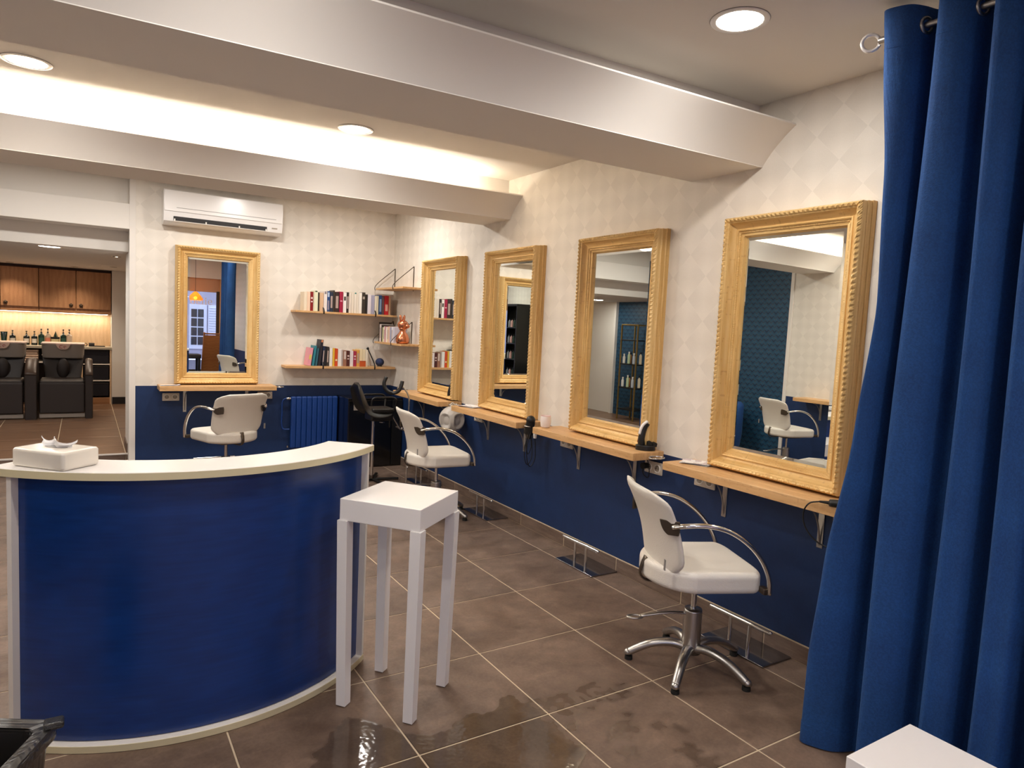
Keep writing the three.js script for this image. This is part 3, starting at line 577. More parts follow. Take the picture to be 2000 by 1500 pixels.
// ---------------------------------------------------------------- curtain and rod
{
  const XR = -0.295, YR = 2.79, Z1 = 2.78;
  const edge = [[2.86, 1.905], [2.7, 1.92], [2.24, 1.968], [1.77, 1.99], [1.28, 1.945], [0.75, 1.868], [0.35, 1.835], [0, 1.832]];
  const zEdge = (y) => { for (let i = 0; i < edge.length - 1; i++) if (y <= edge[i][0] && y >= edge[i + 1][0]) { const f = (edge[i][0] - y) / (edge[i][0] - edge[i + 1][0]), s = f * f * (3 - 2 * f) * 0.5 + f * 0.5; return edge[i][1] + (edge[i + 1][1] - edge[i][1]) * s; } return y > 2.8 ? edge[0][1] : edge[7][1]; };
  const ED = [0, 2.09, 2.283, 2.435, 2.6, 2.78], rows = new Map();
  const plan = (y) => {                                    // the cloth's path in plan at height y: broad faces towards the room, tucks behind
    if (rows.has(y)) return rows.get(y);
    const low = 1 - y / 2.86, e = ED.map((z, i) => (i ? z - 0.03 * low * (i === 1 ? 1 : 0.2) + 0.006 * Math.sin(y * 2.3 + i * 2) : zEdge(y))), pts = [V(XR + 0.03, y, e[0] + 0.035), V(XR - 0.02, y, e[0] + 0.006)];
    for (let i = 0; i < 5; i++) {
      const g = e[i + 1] - e[i], z = e[i], A = 0.078 + 0.02 * low + 0.008 * Math.sin(i * 2.1 + y), B = 0.075 * (1 - 0.35 * low);
      pts.push(V(XR - A * 0.85, y, z + 0.004), V(XR - A * 1.05, y, z + 0.1 * g), V(XR - A * (0.98 - 0.1 * low), y, z + 0.3 * g), V(XR - A * (0.72 - 0.2 * low * Math.sin(i + 1)), y, z + 0.5 * g), V(XR - A * 0.1, y, z + 0.62 * g), V(XR + B * 0.7, y, z + 0.7 * g), V(XR + B, y, z + 0.82 * g), V(XR + B * 0.6, y, z + 0.93 * g), V(XR - A * 0.2, y, z + 0.985 * g));
    }
    const c = new THREE.CatmullRomCurve3(pts, false, 'centripetal'); rows.set(y, c); return c;
  };
  const W = (y, s) => plan(y).getPoint(s);
  const sheet = (ys, off, ns) => {
    const pos = [], uv = [], idx = [], n = ns + 1;
    for (const side of [0, 1]) ys.forEach((y, i) => { for (let j = 0; j <= ns; j++) { const s = j / ns, p = W(y, s), q = W(y, Math.min(1, s + 1e-3)), r = W(y, Math.max(0, s - 1e-3)); const tx = q.x - r.x, tz = q.z - r.z, l = Math.hypot(tx, tz), o = (side ? -1 : 1) * off; pos.push(p.x - tz / l * o, p.y, p.z + tx / l * o); uv.push(s * 1.8, y); } });
    const m = ys.length * n;
    for (let i = 0; i < ys.length - 1; i++) for (let j = 0; j < ns; j++) { const a = i * n + j, b = a + 1, c = a + n, d = c + 1; idx.push(a, b, c, b, d, c, m + a, m + c, m + b, m + b, m + c, m + d); }
    for (let i = 0; i < ys.length - 1; i++) for (const j of [0, ns]) { const a = i * n + j, c = a + n; idx.push(a, c, m + a, c, m + c, m + a); }
    for (const i of [0, ys.length - 1]) for (let j = 0; j < ns; j++) { const a = i * n + j, b = a + 1; idx.push(a, m + a, b, b, m + a, m + b); }
    const g = new THREE.BufferGeometry(); g.setAttribute('position', new THREE.Float32BufferAttribute(pos, 3)); g.setAttribute('uv', new THREE.Float32BufferAttribute(uv, 2)); g.setIndex(idx); g.computeVertexNormals(); return toCreasedNormals(g, 1.0);
  };
  const t = thing('curtain', 'tall blue velvet curtain hanging in deep folds to the floor', 'curtain', [0, 0, 0]);
  const ys = Array.from({ length: 61 }, (_, i) => 0.085 + (2.857 - 0.085) * i / 60);
  part('cloth', sheet(ys, 0.0018, 260), M.velvet, t);
  part('hem', sheet(Array.from({ length: 6 }, (_, i) => 0.006 + 0.08 * i / 5), 0.0036, 260), M.velvet, t);
  part('heading_seam', sheet([2.712, 2.716, 2.72], 0.0026, 260), M.velvet, t);
  let before = W(YR, 0);
  for (let i = 1; i <= 600; i++) {                         // an eyelet wherever the cloth crosses the rod
    const p = W(YR, i / 600);
    if ((p.x - XR) * (before.x - XR) < 0 && p.z > 1.93 && p.z < 2.7) { const d = p.clone().sub(before).normalize(); part('eyelet', new THREE.TorusGeometry(0.026, 0.0065, 10, 30).rotateY(Math.atan2(d.z, -d.x)).translate(XR, YR, p.z), M.steel, t); }
    before = p;
  }
  const r = thing('curtain_rod', 'brushed steel curtain rod with a ring-shaped end', 'curtain rod', [XR, YR, 0]);
  part('rod', new THREE.CylinderGeometry(0.0115, 0.0115, 1.05, 20).rotateX(Math.PI / 2).translate(0, 0, 1.885 + 0.51), M.steel, r);
  part('end_ring', new THREE.TorusGeometry(0.031, 0.007, 14, 40).rotateY(-0.95).translate(-0.006, 0, 1.826), std({ color: 0xf2ede8, roughness: 0.2, metalness: 0.5 }), r);
  part('end_collar', new THREE.CylinderGeometry(0.0135, 0.0135, 0.03, 20).rotateX(Math.PI / 2).translate(0, 0, 1.872), M.steel, r);
  for (const z of [2.0 + 0.085, 2.76]) part('ceiling_bracket', merge([cyl(0.006, 0.006, YC - YR - 0.004, 0, (YC - YR) / 2, z, 12), cyl(0.02, 0.02, 0.006, 0, YC - YR - 0.003, z, 16)]), M.steel, r);
}

// ---------------------------------------------------------------- air conditioner
{
  const t = thing('air_conditioner', 'white wall air conditioner above the back wall mirror', 'air conditioner', [-1.665, 2.475, ZB]);
  const w = 1.11, prof = poly([[0, 0.0], [0.12, 0.0], [0.176, 0.028], [0.186, 0.06], [0.2, 0.13], [0.203, 0.25], [0.195, 0.31], [0.175, 0.326], [0, 0.326]]);
  part('casing', toCreasedNormals(extr(prof, w - 0.008, 0.004, 2).rotateY(-Math.PI / 2).translate(w / 2 - 0.004, 0, 0), 0.5), M.acWhite, t);
  part('front_panel', box(w - 0.012, 0.198, 0.012, 0, 0.218, 0.2015, 0.005, 3), M.acWhite, t);
  part('panel_groove', box(0.93, 0.0045, 0.002, 0.02, 0.155, 0.2078, 0), M.grey, t);
  part('outlet', box(0.87, 0.042, 0.03, -0.035, 0.056, 0.174, 0.002), M.slot, t);
  const f = part('flap', box(0.87, 0.006, 0.034, -0.035, 0.028, 0.182, 0.002), M.whitePaint, t);
  for (const x of [-0.46, -0.18, 0.13, 0.39]) part('flap_hinge', box(0.012, 0.026, 0.01, x, 0.038, 0.19, 0.002), M.whitePaint, f);
  part('status_panel', box(0.055, 0.012, 0.002, 0.475, 0.066, 0.189, 0), M.socketHole, t);
}
// ---------------------------------------------------------------- radiator
{
  const t = thing('radiator', 'blue column radiator on the back wall', 'radiator', [-0.69, 0.19, ZB]);
  const w = 0.52, n = 9, colGeo = box(0.0565, 0.575, 0.05, 0, 0.29, 0.055, 0.014, 3);
  for (let i = 0; i < n; i++) part('column', colGeo, M.radiator, t).position.x = -w / 2 + w * (i + 0.5) / n;
  part('header', merge([box(w, 0.035, 0.03, 0, 0.555, 0.055, 0.012), box(w, 0.035, 0.03, 0, 0.025, 0.055, 0.012)]), M.radiator, t);
  part('supply_pipe', tube([V(-0.26, 0.555, 0.055), V(-0.315, 0.555, 0.055), V(-0.345, 0.53, 0.05), V(-0.35, 0.4, 0.045), V(-0.35, 0.27, 0.045), V(-0.335, 0.22, 0.05), V(-0.27, 0.215, 0.055)], 0.0085, 60, 8), M.radiator, t);
  part('valve', merge([cyl(0.014, 0.014, 0.045, 0, 0, 0, 14).rotateZ(Math.PI / 2).translate(-0.285, 0.555, 0.055), cyl(0.012, 0.012, 0.02, -0.285, 0.025, 0.055, 14)]), M.chrome, t);
}
// ---------------------------------------------------------------- black cabinet in the corner
{
  const t = thing('black_cabinet', 'glossy black cabinet standing in the corner under the book shelves', 'cabinet', [-0.105, 0, -3.955]);
  part('carcass', box(0.64, 0.775, 0.4, 0, 0.39, 0, 0.004), M.blackGloss, t);
  const d = part('door', box(0.5, 0.74, 0.016, -0.066, 0.385, 0.207, 0.004), M.blackGloss, t);
  part('handle', box(0.012, 0.11, 0.014, 0.16, 0.5, 0.222, 0.004), M.darkSteel, d);
  part('side_panel', box(0.12, 0.74, 0.016, 0.254, 0.385, 0.207, 0.004), M.black, t);
  part('paper_note', box(0.055, 0.062, 0.001, -0.235, 0.68, 0.2158, 0), M.smoke, t);
}
// ---------------------------------------------------------------- child seat and neck-rest stand
{
  const t = thing('child_seat', 'black child barber seat on a chrome pole in front of the black cabinet', 'child seat', [-0.365, 0, -3.12]);
  const side = [[-0.2, 1.01], [-0.165, 0.93], [-0.125, 0.84], [-0.085, 0.765], [-0.02, 0.725], [0.09, 0.715], [0.17, 0.735]], c = new THREE.CatmullRomCurve3(side.map(([x, y]) => V(x, y, 0))), rings = [];
  for (let i = 0; i <= 30; i++) {
    const u = i / 30, p = c.getPointAt(u), tg = c.getTangentAt(u), nx = -tg.y, ny = tg.x, w = 0.125 + 0.03 * Math.sin(Math.PI * Math.min(1, u * 1.1)) - (u < 0.08 ? (0.08 - u) * 0.9 : 0) - (u > 0.93 ? (u - 0.93) * 0.5 : 0), ring = [];
    for (let j = 0; j < 24; j++) { const a = -j / 24 * 2 * Math.PI, z = w * Math.cos(a), cup = 0.07 * Math.pow(Math.abs(z) / 0.16, 3), th = 0.018 * Math.sin(a); ring.push(V(p.x + nx * (cup - th) * -1, p.y - ny * (cup - th) * -1 * -1 + cup * 0, z)); }
    rings.push(ring);
  }
  part('shell', loft(rings), M.black, t);
  part('seat_cushion', box(0.24, 0.05, 0.23, 0.055, 0.735, 0, 0.02, 3), M.black, t);
  part('under_box', box(0.24, 0.09, 0.2, 0.05, 0.675, 0, 0.02, 3), M.black, t);
  for (const s of [-1, 1]) part('armrest', tube([V(-0.09, 0.8, 0.145 * s), V(-0.075, 0.865, 0.15 * s), V(0.02, 0.875, 0.15 * s), V(0.15, 0.868, 0.15 * s), V(0.172, 0.84, 0.15 * s), V(0.16, 0.735, 0.125 * s)], 0.011, 40, 8), M.black, t);
  part('footrest_strut', merge([tube([V(0.165, 0.72, 0), V(0.22, 0.63, 0), V(0.29, 0.52, 0)], 0.008, 12, 8), tube([V(0.285, 0.535, -0.1), V(0.29, 0.525, 0.1)], 0.009, 4, 8)]), M.steel, t);
  part('footrest_knob', new THREE.SphereGeometry(0.015, 14, 10).translate(0.27, 0.545, 0.09), M.chrome, t);
  part('pole', cyl(0.016, 0.016, 0.62, -0.01, 0.335, 0, 20), M.chrome, t);
  part('lever_plate', cyl(0.03, 0.03, 0.006, 0.06, 0.615, 0.06, 20), M.chrome, t);
  part('collar', cyl(0.024, 0.026, 0.03, -0.01, 0.045, 0, 20), M.darkSteel, t);
  const leg = box(0.26, 0.022, 0.03, 0.14, 0.02, 0, 0.008);
  for (let k = 0; k < 5; k++) part('base_leg', leg, M.black, t).rotation.y = -(12 + 72 * k) * Math.PI / 180;
}
{
  const t = thing('neck_rest_stand', 'black U-shaped neck rest on a bent chrome tube stand', 'neck rest', [-0.152, 0, -2.75]);
  const pts = [V(-0.218, 1.098, -0.065), V(-0.238, 1.04, -0.07), V(-0.232, 0.99, -0.06), V(-0.205, 0.955, -0.03), V(-0.172, 0.948, 0.02), V(-0.138, 0.975, 0.06), V(-0.118, 1.02, 0.07), V(-0.106, 1.068, 0.065)];
  part('neck_rest', bar(pts, 0.021, 0.015, 48, 12, V(0.5, 0.2, 1).normalize()), M.black, t);
  part('joint', merge([new THREE.SphereGeometry(0.018, 16, 12).translate(-0.09, 1.025, 0.0), tube([V(-0.14, 0.985, 0.03), V(-0.09, 1.025, 0)], 0.011, 8, 8)]), M.darkSteel, t);
  part('tube', tube([V(-0.09, 1.025, 0), V(-0.055, 0.99, 0), V(-0.01, 0.925, 0), V(0, 0.88, 0), V(0, 0.7, 0), V(0, 0.3, 0), V(0, 0.03, 0)], 0.0085, 60, 10), M.chrome, t);
  part('foot', merge([cyl(0.09, 0.095, 0.016, 0, 0.01, 0, 30), cyl(0.018, 0.022, 0.02, 0, 0.026, 0, 16)]), M.black, t);
}
// ---------------------------------------------------------------- ball-shaped hood hanging from a holder ring
{
  const t = thing('hood_dryer', 'grey-white ball-shaped hood with two oval openings, hanging between two shelves', 'hood dryer', [0.075, 0.745, -2.255], 0.0);
  const g = new THREE.SphereGeometry(0.122, 72, 56), p = g.attributes.position, q = V(0, 0, 0);
  const dirs = [V(-0.86, -0.08, 0.42).normalize(), V(0.2, -0.06, 0.98).normalize()];
  for (let i = 0; i < p.count; i++) {
    q.fromBufferAttribute(p, i); const n = q.clone().normalize(); let r = 0.122;
    for (const d of dirs) { const up = V(0, 1, 0), s = up.clone().cross(d).normalize(), v = d.clone().cross(s), a = n.dot(s), b = n.dot(v), f = n.dot(d); if (f > 0) { const e = Math.pow(Math.pow(Math.abs(a / 0.46), 2.6) + Math.pow(Math.abs(b / 0.56), 2.6), 1 / 2.6); if (e < 1.12) { const k = THREE.MathUtils.smoothstep(e, 0.82, 0.98), lip = Math.exp(-(((e - 1.02) / 0.06) ** 2)) * 0.004; r = Math.min(r, 0.122 - 0.03 * (1 - k)) + lip; } } }
    p.setXYZ(i, n.x * r, n.y * r * 1.02, n.z * r);
  }
  g.computeVertexNormals();
  part('shell', g, std({ color: 0xb9b3ab, roughness: 0.38 }), t);
  part('hanging_loop', new THREE.TorusGeometry(0.02, 0.004, 8, 24).translate(0, 0.136, 0), M.whitePaint, t);
  part('cord', tube([V(0, 0.155, 0), V(0.0, 0.15, -0.02), V(0.01, 0.14, -0.055)], 0.003, 12, 6), M.black, t);
}
// ---------------------------------------------------------------- clippers, cables, cup, papers
function clippers(name, label, pos, turn, white) {
  const t = thing(name, label, 'hair clippers', pos, turn, 'hair clippers in charging stands');
  const b = new THREE.Shape(); b.absellipse(0, 0, 0.062, 0.04, 0, Math.PI * 2);
  part('stand', extr(b, 0.022, 0.006, 4).rotateX(-Math.PI / 2).translate(0, 0.006, 0), M.black, t);
  const body = [V(-0.026, 0.03, 0), V(-0.028, 0.07, 0), V(-0.022, 0.11, 0), V(-0.01, 0.15, 0), V(0.004, 0.172, 0)];
  const h = part('handle_body', bar(body, (u) => 0.025 + 0.003 * Math.sin(u * 6), (u) => 0.023 - 0.005 * u, 24, 16, V(0, 0, 1)), M.black, t);
  if (white) {
    part('white_face', bar([V(-0.04, 0.1, 0.006), V(-0.034, 0.135, 0.006), V(-0.02, 0.163, 0.004), V(0.004, 0.184, 0)], (u) => 0.017 + 0.009 * u, 0.0105, 16, 12, V(0, 0, 1)), M.whiteGloss, h);
    part('red_button', box(0.004, 0.016, 0.008, -0.0505, 0.055, 0, 0.001), std({ color: 0x8c1512, roughness: 0.4 }), h);
    for (const [x, y, s] of [[0.018, 0.045, 1], [0.045, 0.04, 1.1]]) part('comb_attachment', extr(poly([[-0.014, 0], [0.014, 0], [0.017, 0.022], [0.003, 0.03], [-0.012, 0.024]]), 0.03, 0.002).rotateY(s - 0.7).translate(x, y - 0.014, -0.014), M.rubber, t);
  } else part('comb_attachment', extr(poly([[-0.014, 0], [0.014, 0], [0.017, 0.022], [-0.012, 0.024]]), 0.03, 0.002).translate(0.025, 0.028, -0.014), M.rubber, t);
  return t;
}
clippers('hair_clippers', 'black and white hair clippers upright in a black stand on the oak shelf', [0.128, YS, 0.297], -0.75, true);
clippers('hair_clippers', 'black hair clippers in a stand on the shelf end above the ball-shaped hood', [0.165, YS, -2.44], -0.7, false);
{
  const c = thing('ceramic_cup', 'small white cup with a pinkish rim at the far end of the clippers shelf', 'cup', [0.045, YS, -0.685]);
  part('cup', lathe([[0, 0], [0.028, 0], [0.036, 0.01], [0.041, 0.05], [0.038, 0.082], [0.034, 0.09], [0.031, 0.084], [0.034, 0.05], [0.028, 0.012], [0, 0.01]], 32), std({ color: 0xeee3dc, roughness: 0.35 }), c);
  part('rim_pattern', new THREE.TorusGeometry(0.035, 0.0022, 6, 32).rotateX(Math.PI / 2).translate(0, 0.088, 0), std({ color: 0xd49a98, roughness: 0.5 }), c);
  const h = thing('hair_dryer', 'black hair dryer with a looped cable hanging at the magazine shelf end', 'hair dryer', [0.055, 0.9, -0.928]);
  part('body', merge([cyl(0.034, 0.04, 0.1, 0, 0, 0, 20).rotateX(0.25).translate(0, -0.03, 0.02), new THREE.SphereGeometry(0.036, 18, 12).translate(0, 0.028, 0.03)]), M.black, h);
  part('nozzle', merge([cyl(0.03, 0.018, 0.04, 0, -0.1, 0.012, 18)]), M.darkSteel, h);
  const loop = (dx, dz, w, top, bot) => tube([V(dx, top, dz), V(dx - w, (top + bot) / 2, dz + 0.01), V(dx - w * 0.5, bot + 0.02, dz), V(dx, bot, dz - 0.004), V(dx + w * 0.6, bot + 0.05, dz + 0.004), V(dx + w * 0.7, (top + bot) / 2, dz), V(dx, top - 0.01, dz + 0.012)], 0.0033, 60, 6);
  part('cable', merge([loop(0, 0.02, 0.03, -0.04, -0.24), loop(0.01, 0.045, 0.05, -0.02, -0.335), loop(-0.01, 0.035, 0.045, -0.05, -0.32)]), M.black, h);
  part('plug', cyl(0.016, 0.012, 0.04, 0.01, -0.085, 0.085, 16), M.whitePaint, h);
  part('hanging_ring', new THREE.TorusGeometry(0.042, 0.0045, 8, 32).rotateX(Math.PI / 2).translate(0, -0.02, 0.012), M.chrome, h);
}
function sheetPaper(name, label, cat, pos, turn, w, d, tint, n = 3) {
  const t = thing(name, label, cat, pos, turn);
  for (let k = 0; k < n; k++) {
    const g = new THREE.PlaneGeometry(w, d, 16, 6).rotateX(-Math.PI / 2), p = g.attributes.position;
    for (let i = 0; i < p.count; i++) p.setY(i, 0.0012 + 0.002 * k + 0.0035 * (1 + Math.sin(p.getX(i) * 26 + k * 2)) * (0.4 + 0.6 * Math.abs(p.getX(i)) / w) + (p.getX(i) > w * 0.4 ? 0.004 : 0));
    g.computeVertexNormals(); part('page', g.rotateY(0.12 * k - 0.1), std({ map: tint, roughness: 0.8, side: THREE.DoubleSide }), t);
  }
  return t;
}
const printTex = (s) => tex(128, 128, (u, v) => { const b = hash(Math.floor(u * 5) + s, Math.floor(v * 7)), line = Math.floor(v * 60) % 3 === 0 && hash(Math.floor(u * 40), Math.floor(v * 60) + s) > 0.35; return b > 0.72 ? [205, 190, 190] : line && b > 0.3 ? [168, 160, 160] : [238, 234, 230]; });
sheetPaper('loose_papers', 'crumpled printed papers on the shelf beside the largest mirror', 'paper', [0.115, YS, 0.735], 0.5, 0.12, 0.17, printTex(1));
sheetPaper('magazine', 'open magazine lying at the far end of the shelf under the second mirror', 'magazine', [0.09, YS, -1.93], 0.3, 0.14, 0.2, printTex(5));
sheetPaper('paper_slip', 'thin paper slip at the left end of the back wall shelf', 'paper', [-2.15, YS, ZB + 0.17], 0.1, 0.18, 0.09, printTex(9), 2);
{
  const t = thing('styling_iron', 'black styling iron with its cord looping below the shelf, beside the curtain', 'styling iron', [-0.02, YS, 1.72]);
  part('body', bar([V(-0.02, 0.014, -0.055), V(-0.01, 0.02, 0), V(0.02, 0.024, 0.12), V(0.05, 0.022, 0.2)], (u) => 0.019 + 0.008 * u, (u) => 0.017 + 0.006 * u, 20, 12, V(1, 0, 0)), M.black, t);
  part('heel', extr(poly([[-0.02, 0], [0.03, 0.0], [0.035, -0.024], [0.0, -0.016]]), 0.01, 0.002).rotateY(-Math.PI / 2).translate(0.0, 0.018, -0.01), M.black, t);
  part('cord_sleeve', bar([V(-0.02, 0.014, -0.05), V(-0.03, 0.01, -0.1)], (u) => 0.009 - 0.004 * u, (u) => 0.009 - 0.004 * u, 6, 10, V(1, 0, 0)), M.rubber, t);
  part('cord', tube([V(-0.03, 0.01, -0.1), V(-0.042, -0.005, -0.14), V(-0.045, -0.05, -0.165), V(-0.04, -0.12, -0.155), V(-0.02, -0.18, -0.1), V(0.02, -0.2, 0.0), V(0.1, -0.19, 0.1), V(0.2, -0.14, 0.0)], 0.0034, 70, 8), M.black, t);
}
{
  const t = thing('black_plug', 'black charger plug in the socket under the clippers shelf', 'plug', [XW - 0.014, 0.79, 0.245], -Math.PI / 2);
  part('body', cyl(0.021, 0.018, 0.045, 0, 0, 0, 18).rotateX(Math.PI / 2).translate(0, 0, 0.022), M.rubber, t);
  part('cord', tube([V(0, -0.005, 0.04), V(0.02, -0.05, 0.05), V(0.04, -0.07, 0.03), V(0.06, -0.02, 0.04), V(0.09, 0.085, 0.1)], 0.003, 40, 6), M.rubber, t);
}

// ---------------------------------------------------------------- wall shelves with books
function wallShelf(label, pos, turn, w, th, d, straps, wire) {
  const t = thing('wall_shelf', label, 'shelf', pos, turn);
  part('board', uvm(box(w, th, d, 0, -th / 2, d / 2 + 0.001, 0.003), 0), M.oak, t);
  for (const x of straps) {
    if (wire) part('bracket', merge([tube([V(x, -0.03, 0.006), V(x, 0.24, 0.006)], 0.005, 4, 8), tube([V(x, 0.24, 0.006), V(x, 0.02, d + 0.004), V(x, -0.012, d + 0.009), V(x, -th - 0.004, d + 0.002)], 0.0042, 24, 8)]), M.bronze, t);
    else { const f = part('bracket', bar([V(x - 0.02, 0.2, 0.006), V(x - 0.006, 0.11, d * 0.5), V(x, 0.02, d * 0.98), V(x, -0.01, d + 0.004), V(x, -th - 0.004, d)], 0.008, 0.003, 24, 8, V(1, 0, 0)), M.black, t); part('knob', new THREE.SphereGeometry(0.016, 14, 10).translate(x - 0.02, 0.2, 0.012), M.black, f); }
  }
  return t;
}
const YU = 1.713, YLo = 1.115, YR2 = 1.405, YR1 = 2.016;
wallShelf('long oak wall shelf on the back wall, the upper of two, full of books', [-0.3825, YU, ZB], 0, 1.155, 0.022, 0.2, [-0.272, 0.32], false);
wallShelf('long oak wall shelf on the back wall, the lower of two, above the radiator', [-0.425, YLo, ZB], 0, 1.247, 0.027, 0.2, [-0.222, 0.372], false);
wallShelf('short empty oak wall shelf on wire brackets, high in the corner', [XW, YR1, -3.71], -Math.PI / 2, 0.78, 0.022, 0.24, [-0.405, 0.13], true);
wallShelf('short oak wall shelf on wire brackets holding pale books and a copper figurine', [XW, YR2, -3.71], -Math.PI / 2, 0.78, 0.022, 0.24, [-0.405, 0.13], true);
const pageMat = std({ color: 0xe9dfca, roughness: 0.9 }), coverMats = new Map();
const cover = (c) => { if (!coverMats.has(c)) coverMats.set(c, std({ color: c, roughness: 0.5 })); return coverMats.get(c); };
// spine faces local +Z, width along X
function book(label, group, pos, turn, w, h, d, color, band, lean = 0) {
  const t = thing('book', label, 'book', pos, turn, group); t.rotation.order = 'YXZ'; t.rotation.z = lean;
  const k = Math.min(0.0022, w * 0.16);
  part('cover', merge([box(w, h, 0.004, 0, h / 2, d / 2 - 0.002, Math.min(0.0016, w / 4), 1), box(k, h, d - 0.003, -w / 2 + k / 2, h / 2, -0.0015, 0), box(k, h, d - 0.003, w / 2 - k / 2, h / 2, -0.0015, 0)]), cover(color), t);
  part('pages', box(w - 2 * k, h - 0.008, d - 0.008, 0, h / 2, -0.003, 0), pageMat, t);
  if (band) for (const [y0, y1, c] of band) part('spine_label', box(Math.max(0.003, w * 0.62), (y1 - y0) * h, 0.0008, 0, (y0 + y1) / 2 * h, d / 2 + 0.0003, 0), cover(c), t);
  return t;
}
const ORD = ['first', 'second', 'third', 'fourth', 'fifth', 'sixth', 'seventh', 'eighth', 'ninth', 'tenth', 'eleventh', 'twelfth', 'thirteenth', 'fourteenth', 'fifteenth', 'sixteenth', 'seventeenth', 'eighteenth', 'nineteenth', 'twentieth', 'twenty-first', 'twenty-second', 'twenty-third', 'twenty-fourth', 'twenty-fifth', 'twenty-sixth', 'twenty-seventh', 'twenty-eighth', 'twenty-ninth', 'thirtieth', 'thirty-first', 'thirty-second'];
const T1 = [[0.3, 0.7, 0xe8ddd0]], T2 = [[0.45, 0.52, 0xe0c8c0], [0.62, 0.72, 0xe0c8c0]], T3 = [[0.2, 0.8, 0xb09a90]];
const upper = [[-0.867, -0.834, 1.914, 0xe6d6bc, 'cream'], [-0.834, -0.799, 1.917, 0xe8c8ac, 'peach'], [-0.798, -0.767, 1.919, 0x861517, 'dark red', T2], [-0.766, -0.757, 1.914, 0xeadfc6, 'thin cream'], [-0.756, -0.716, 1.934, 0xe2e0c0, 'pale green', [[0.93, 0.99, 0x2a3a24]]], [-0.715, -0.702, 1.916, 0x35271a, 'dark brown'], [-0.701, -0.655, 1.915, 0xd6b08c, 'beige'], [-0.654, -0.617, 1.934, 0xe7dcd6, 'grey-topped white', [[0.86, 0.99, 0x8d8488]]], [-0.616, -0.585, 1.937, 0x24477e, 'bright blue', [[0.72, 0.94, 0xb9c8dd], [0.1, 0.55, 0x8a8494]]], [-0.584, -0.55, 1.93, 0x232d40, 'navy', T3], [-0.549, -0.531, 1.951, 0x3b332a, 'tall grey-brown'], [-0.53, -0.481, 1.935, 0x35221f, 'dark maroon', T3], [-0.48, -0.439, 1.942, 0xa0163c, 'crimson', [[0.52, 0.58, 0xd8a0a8]]], [-0.438, -0.401, 1.935, 0xefe8e2, 'white', [[0.6, 0.8, 0x4a4038]]], [-0.4, -0.374, 1.94, 0x2c2320, 'black-brown', T3], [-0.373, -0.345, 1.938, 0xe9ddcf, 'ivory'], [-0.344, -0.315, 1.944, 0xe6dac8, 'ivory'], [-0.314, -0.284, 1.95, 0xeae0d0, 'white, teal-marked', [[0.9, 0.97, 0x3e7d74]]], [-0.283, -0.258, 1.946, 0xe6dccb, 'ivory'], [-0.257, -0.222, 1.946, 0xf1eadf, 'off-white'], [-0.221, -0.183, 1.952, 0x372f28, 'thick brown', [[0.68, 0.8, 0xb0a598]]], [-0.182, -0.155, 1.931, 0x221d1c, 'black'], [-0.154, -0.113, 1.933, 0xe3dbe0, 'lilac-white'], [-0.112, -0.071, 1.928, 0xa7a5ba, 'grey-blue'], [-0.07, -0.045, 1.921, 0xe5dcc6, 'cream'], [-0.044, -0.023, 1.923, 0xd9ceb0, 'straw'], [-0.022, 0.014, 1.934, 0x173b68, 'deep blue', [[0.15, 0.8, 0x7f95ae]]], [0.015, 0.046, 1.927, 0x624646, 'mauve-brown'], [0.047, 0.096, 1.932, 0xb8161d, 'bright red', [[0.2, 0.55, 0xd9a08c]]], [0.097, 0.121, 1.93, 0xc69c7a, 'tan']];
upper.forEach(([a, b, top, c, n, band], i) => book(`${n} book, ${ORD[i]} from the left on the upper back wall shelf`, 'books on the upper back wall shelf', [(a + b) / 2, YU, -4.068], 0, b - a - 0.0016, top - YU, 0.15 + 0.02 * hash(i, 5), c, band));
const lower = [[-0.815, -0.775, 1.312, 0xe39aa6, 'pink', [[0.35, 0.62, 0xe0c860]], -0.13], [-0.765, -0.738, 1.337, 0x2f7f8c, 'teal', null, -0.12], [-0.73, -0.706, 1.31, 0x2d5c6a, 'dark teal', null, -0.11], [-0.7, -0.668, 1.405, 0x23202a, 'tall black, orange-topped', [[0.9, 0.985, 0xd98a5c]], -0.1], [-0.655, -0.633, 1.33, 0x1c2a48, 'navy', T3, -0.05], [-0.63, -0.61, 1.331, 0x24242a, 'charcoal', null, -0.04], [-0.606, -0.58, 1.328, 0x3a3430, 'dark grey', T3, -0.03], [-0.572, -0.538, 1.318, 0xeae4dd, 'white'], [-0.537, -0.513, 1.315, 0xe2b63e, 'yellow'], [-0.512, -0.478, 1.311, 0xcf4a1c, 'orange-red', [[0.3, 0.4, 0xe8d8a8]]], [-0.477, -0.434, 1.307, 0xece6e0, 'white'], [-0.432, -0.418, 1.298, 0xb8a9a2, 'grey'], [-0.417, -0.377, 1.293, 0x9a6a54, 'photo-covered brown', [[0.45, 0.95, 0xd0c0b8]]], [-0.376, -0.341, 1.289, 0x4e201c, 'maroon', T2], [-0.34, -0.3, 1.29, 0xe7dbda, 'pinkish white'], [-0.299, -0.263, 1.286, 0xa42a48, 'raspberry', T2], [-0.261, -0.228, 1.302, 0xd9a04a, 'ochre', T3], [-0.227, -0.192, 1.313, 0xe6d4ac, 'cream'], [-0.191, -0.16, 1.309, 0xe8d8b4, 'pale yellow'], [-0.159, -0.129, 1.305, 0xece0ca, 'ivory']];
lower.forEach(([a, b, top, c, n, band, lean], i) => book(`${n} book, ${ORD[i]} from the left on the lower back wall shelf`, 'books on the lower back wall shelf', [(a + b) / 2 + (lean ? 0 : 0), YLo + (lean ? Math.abs(Math.sin(lean)) * (b - a) * 0.5 : 0), -4.07], lean && i < 4 ? 0.0 : 0, b - a - 0.0018, top - YLo, 0.15, c, band, lean ?? 0));
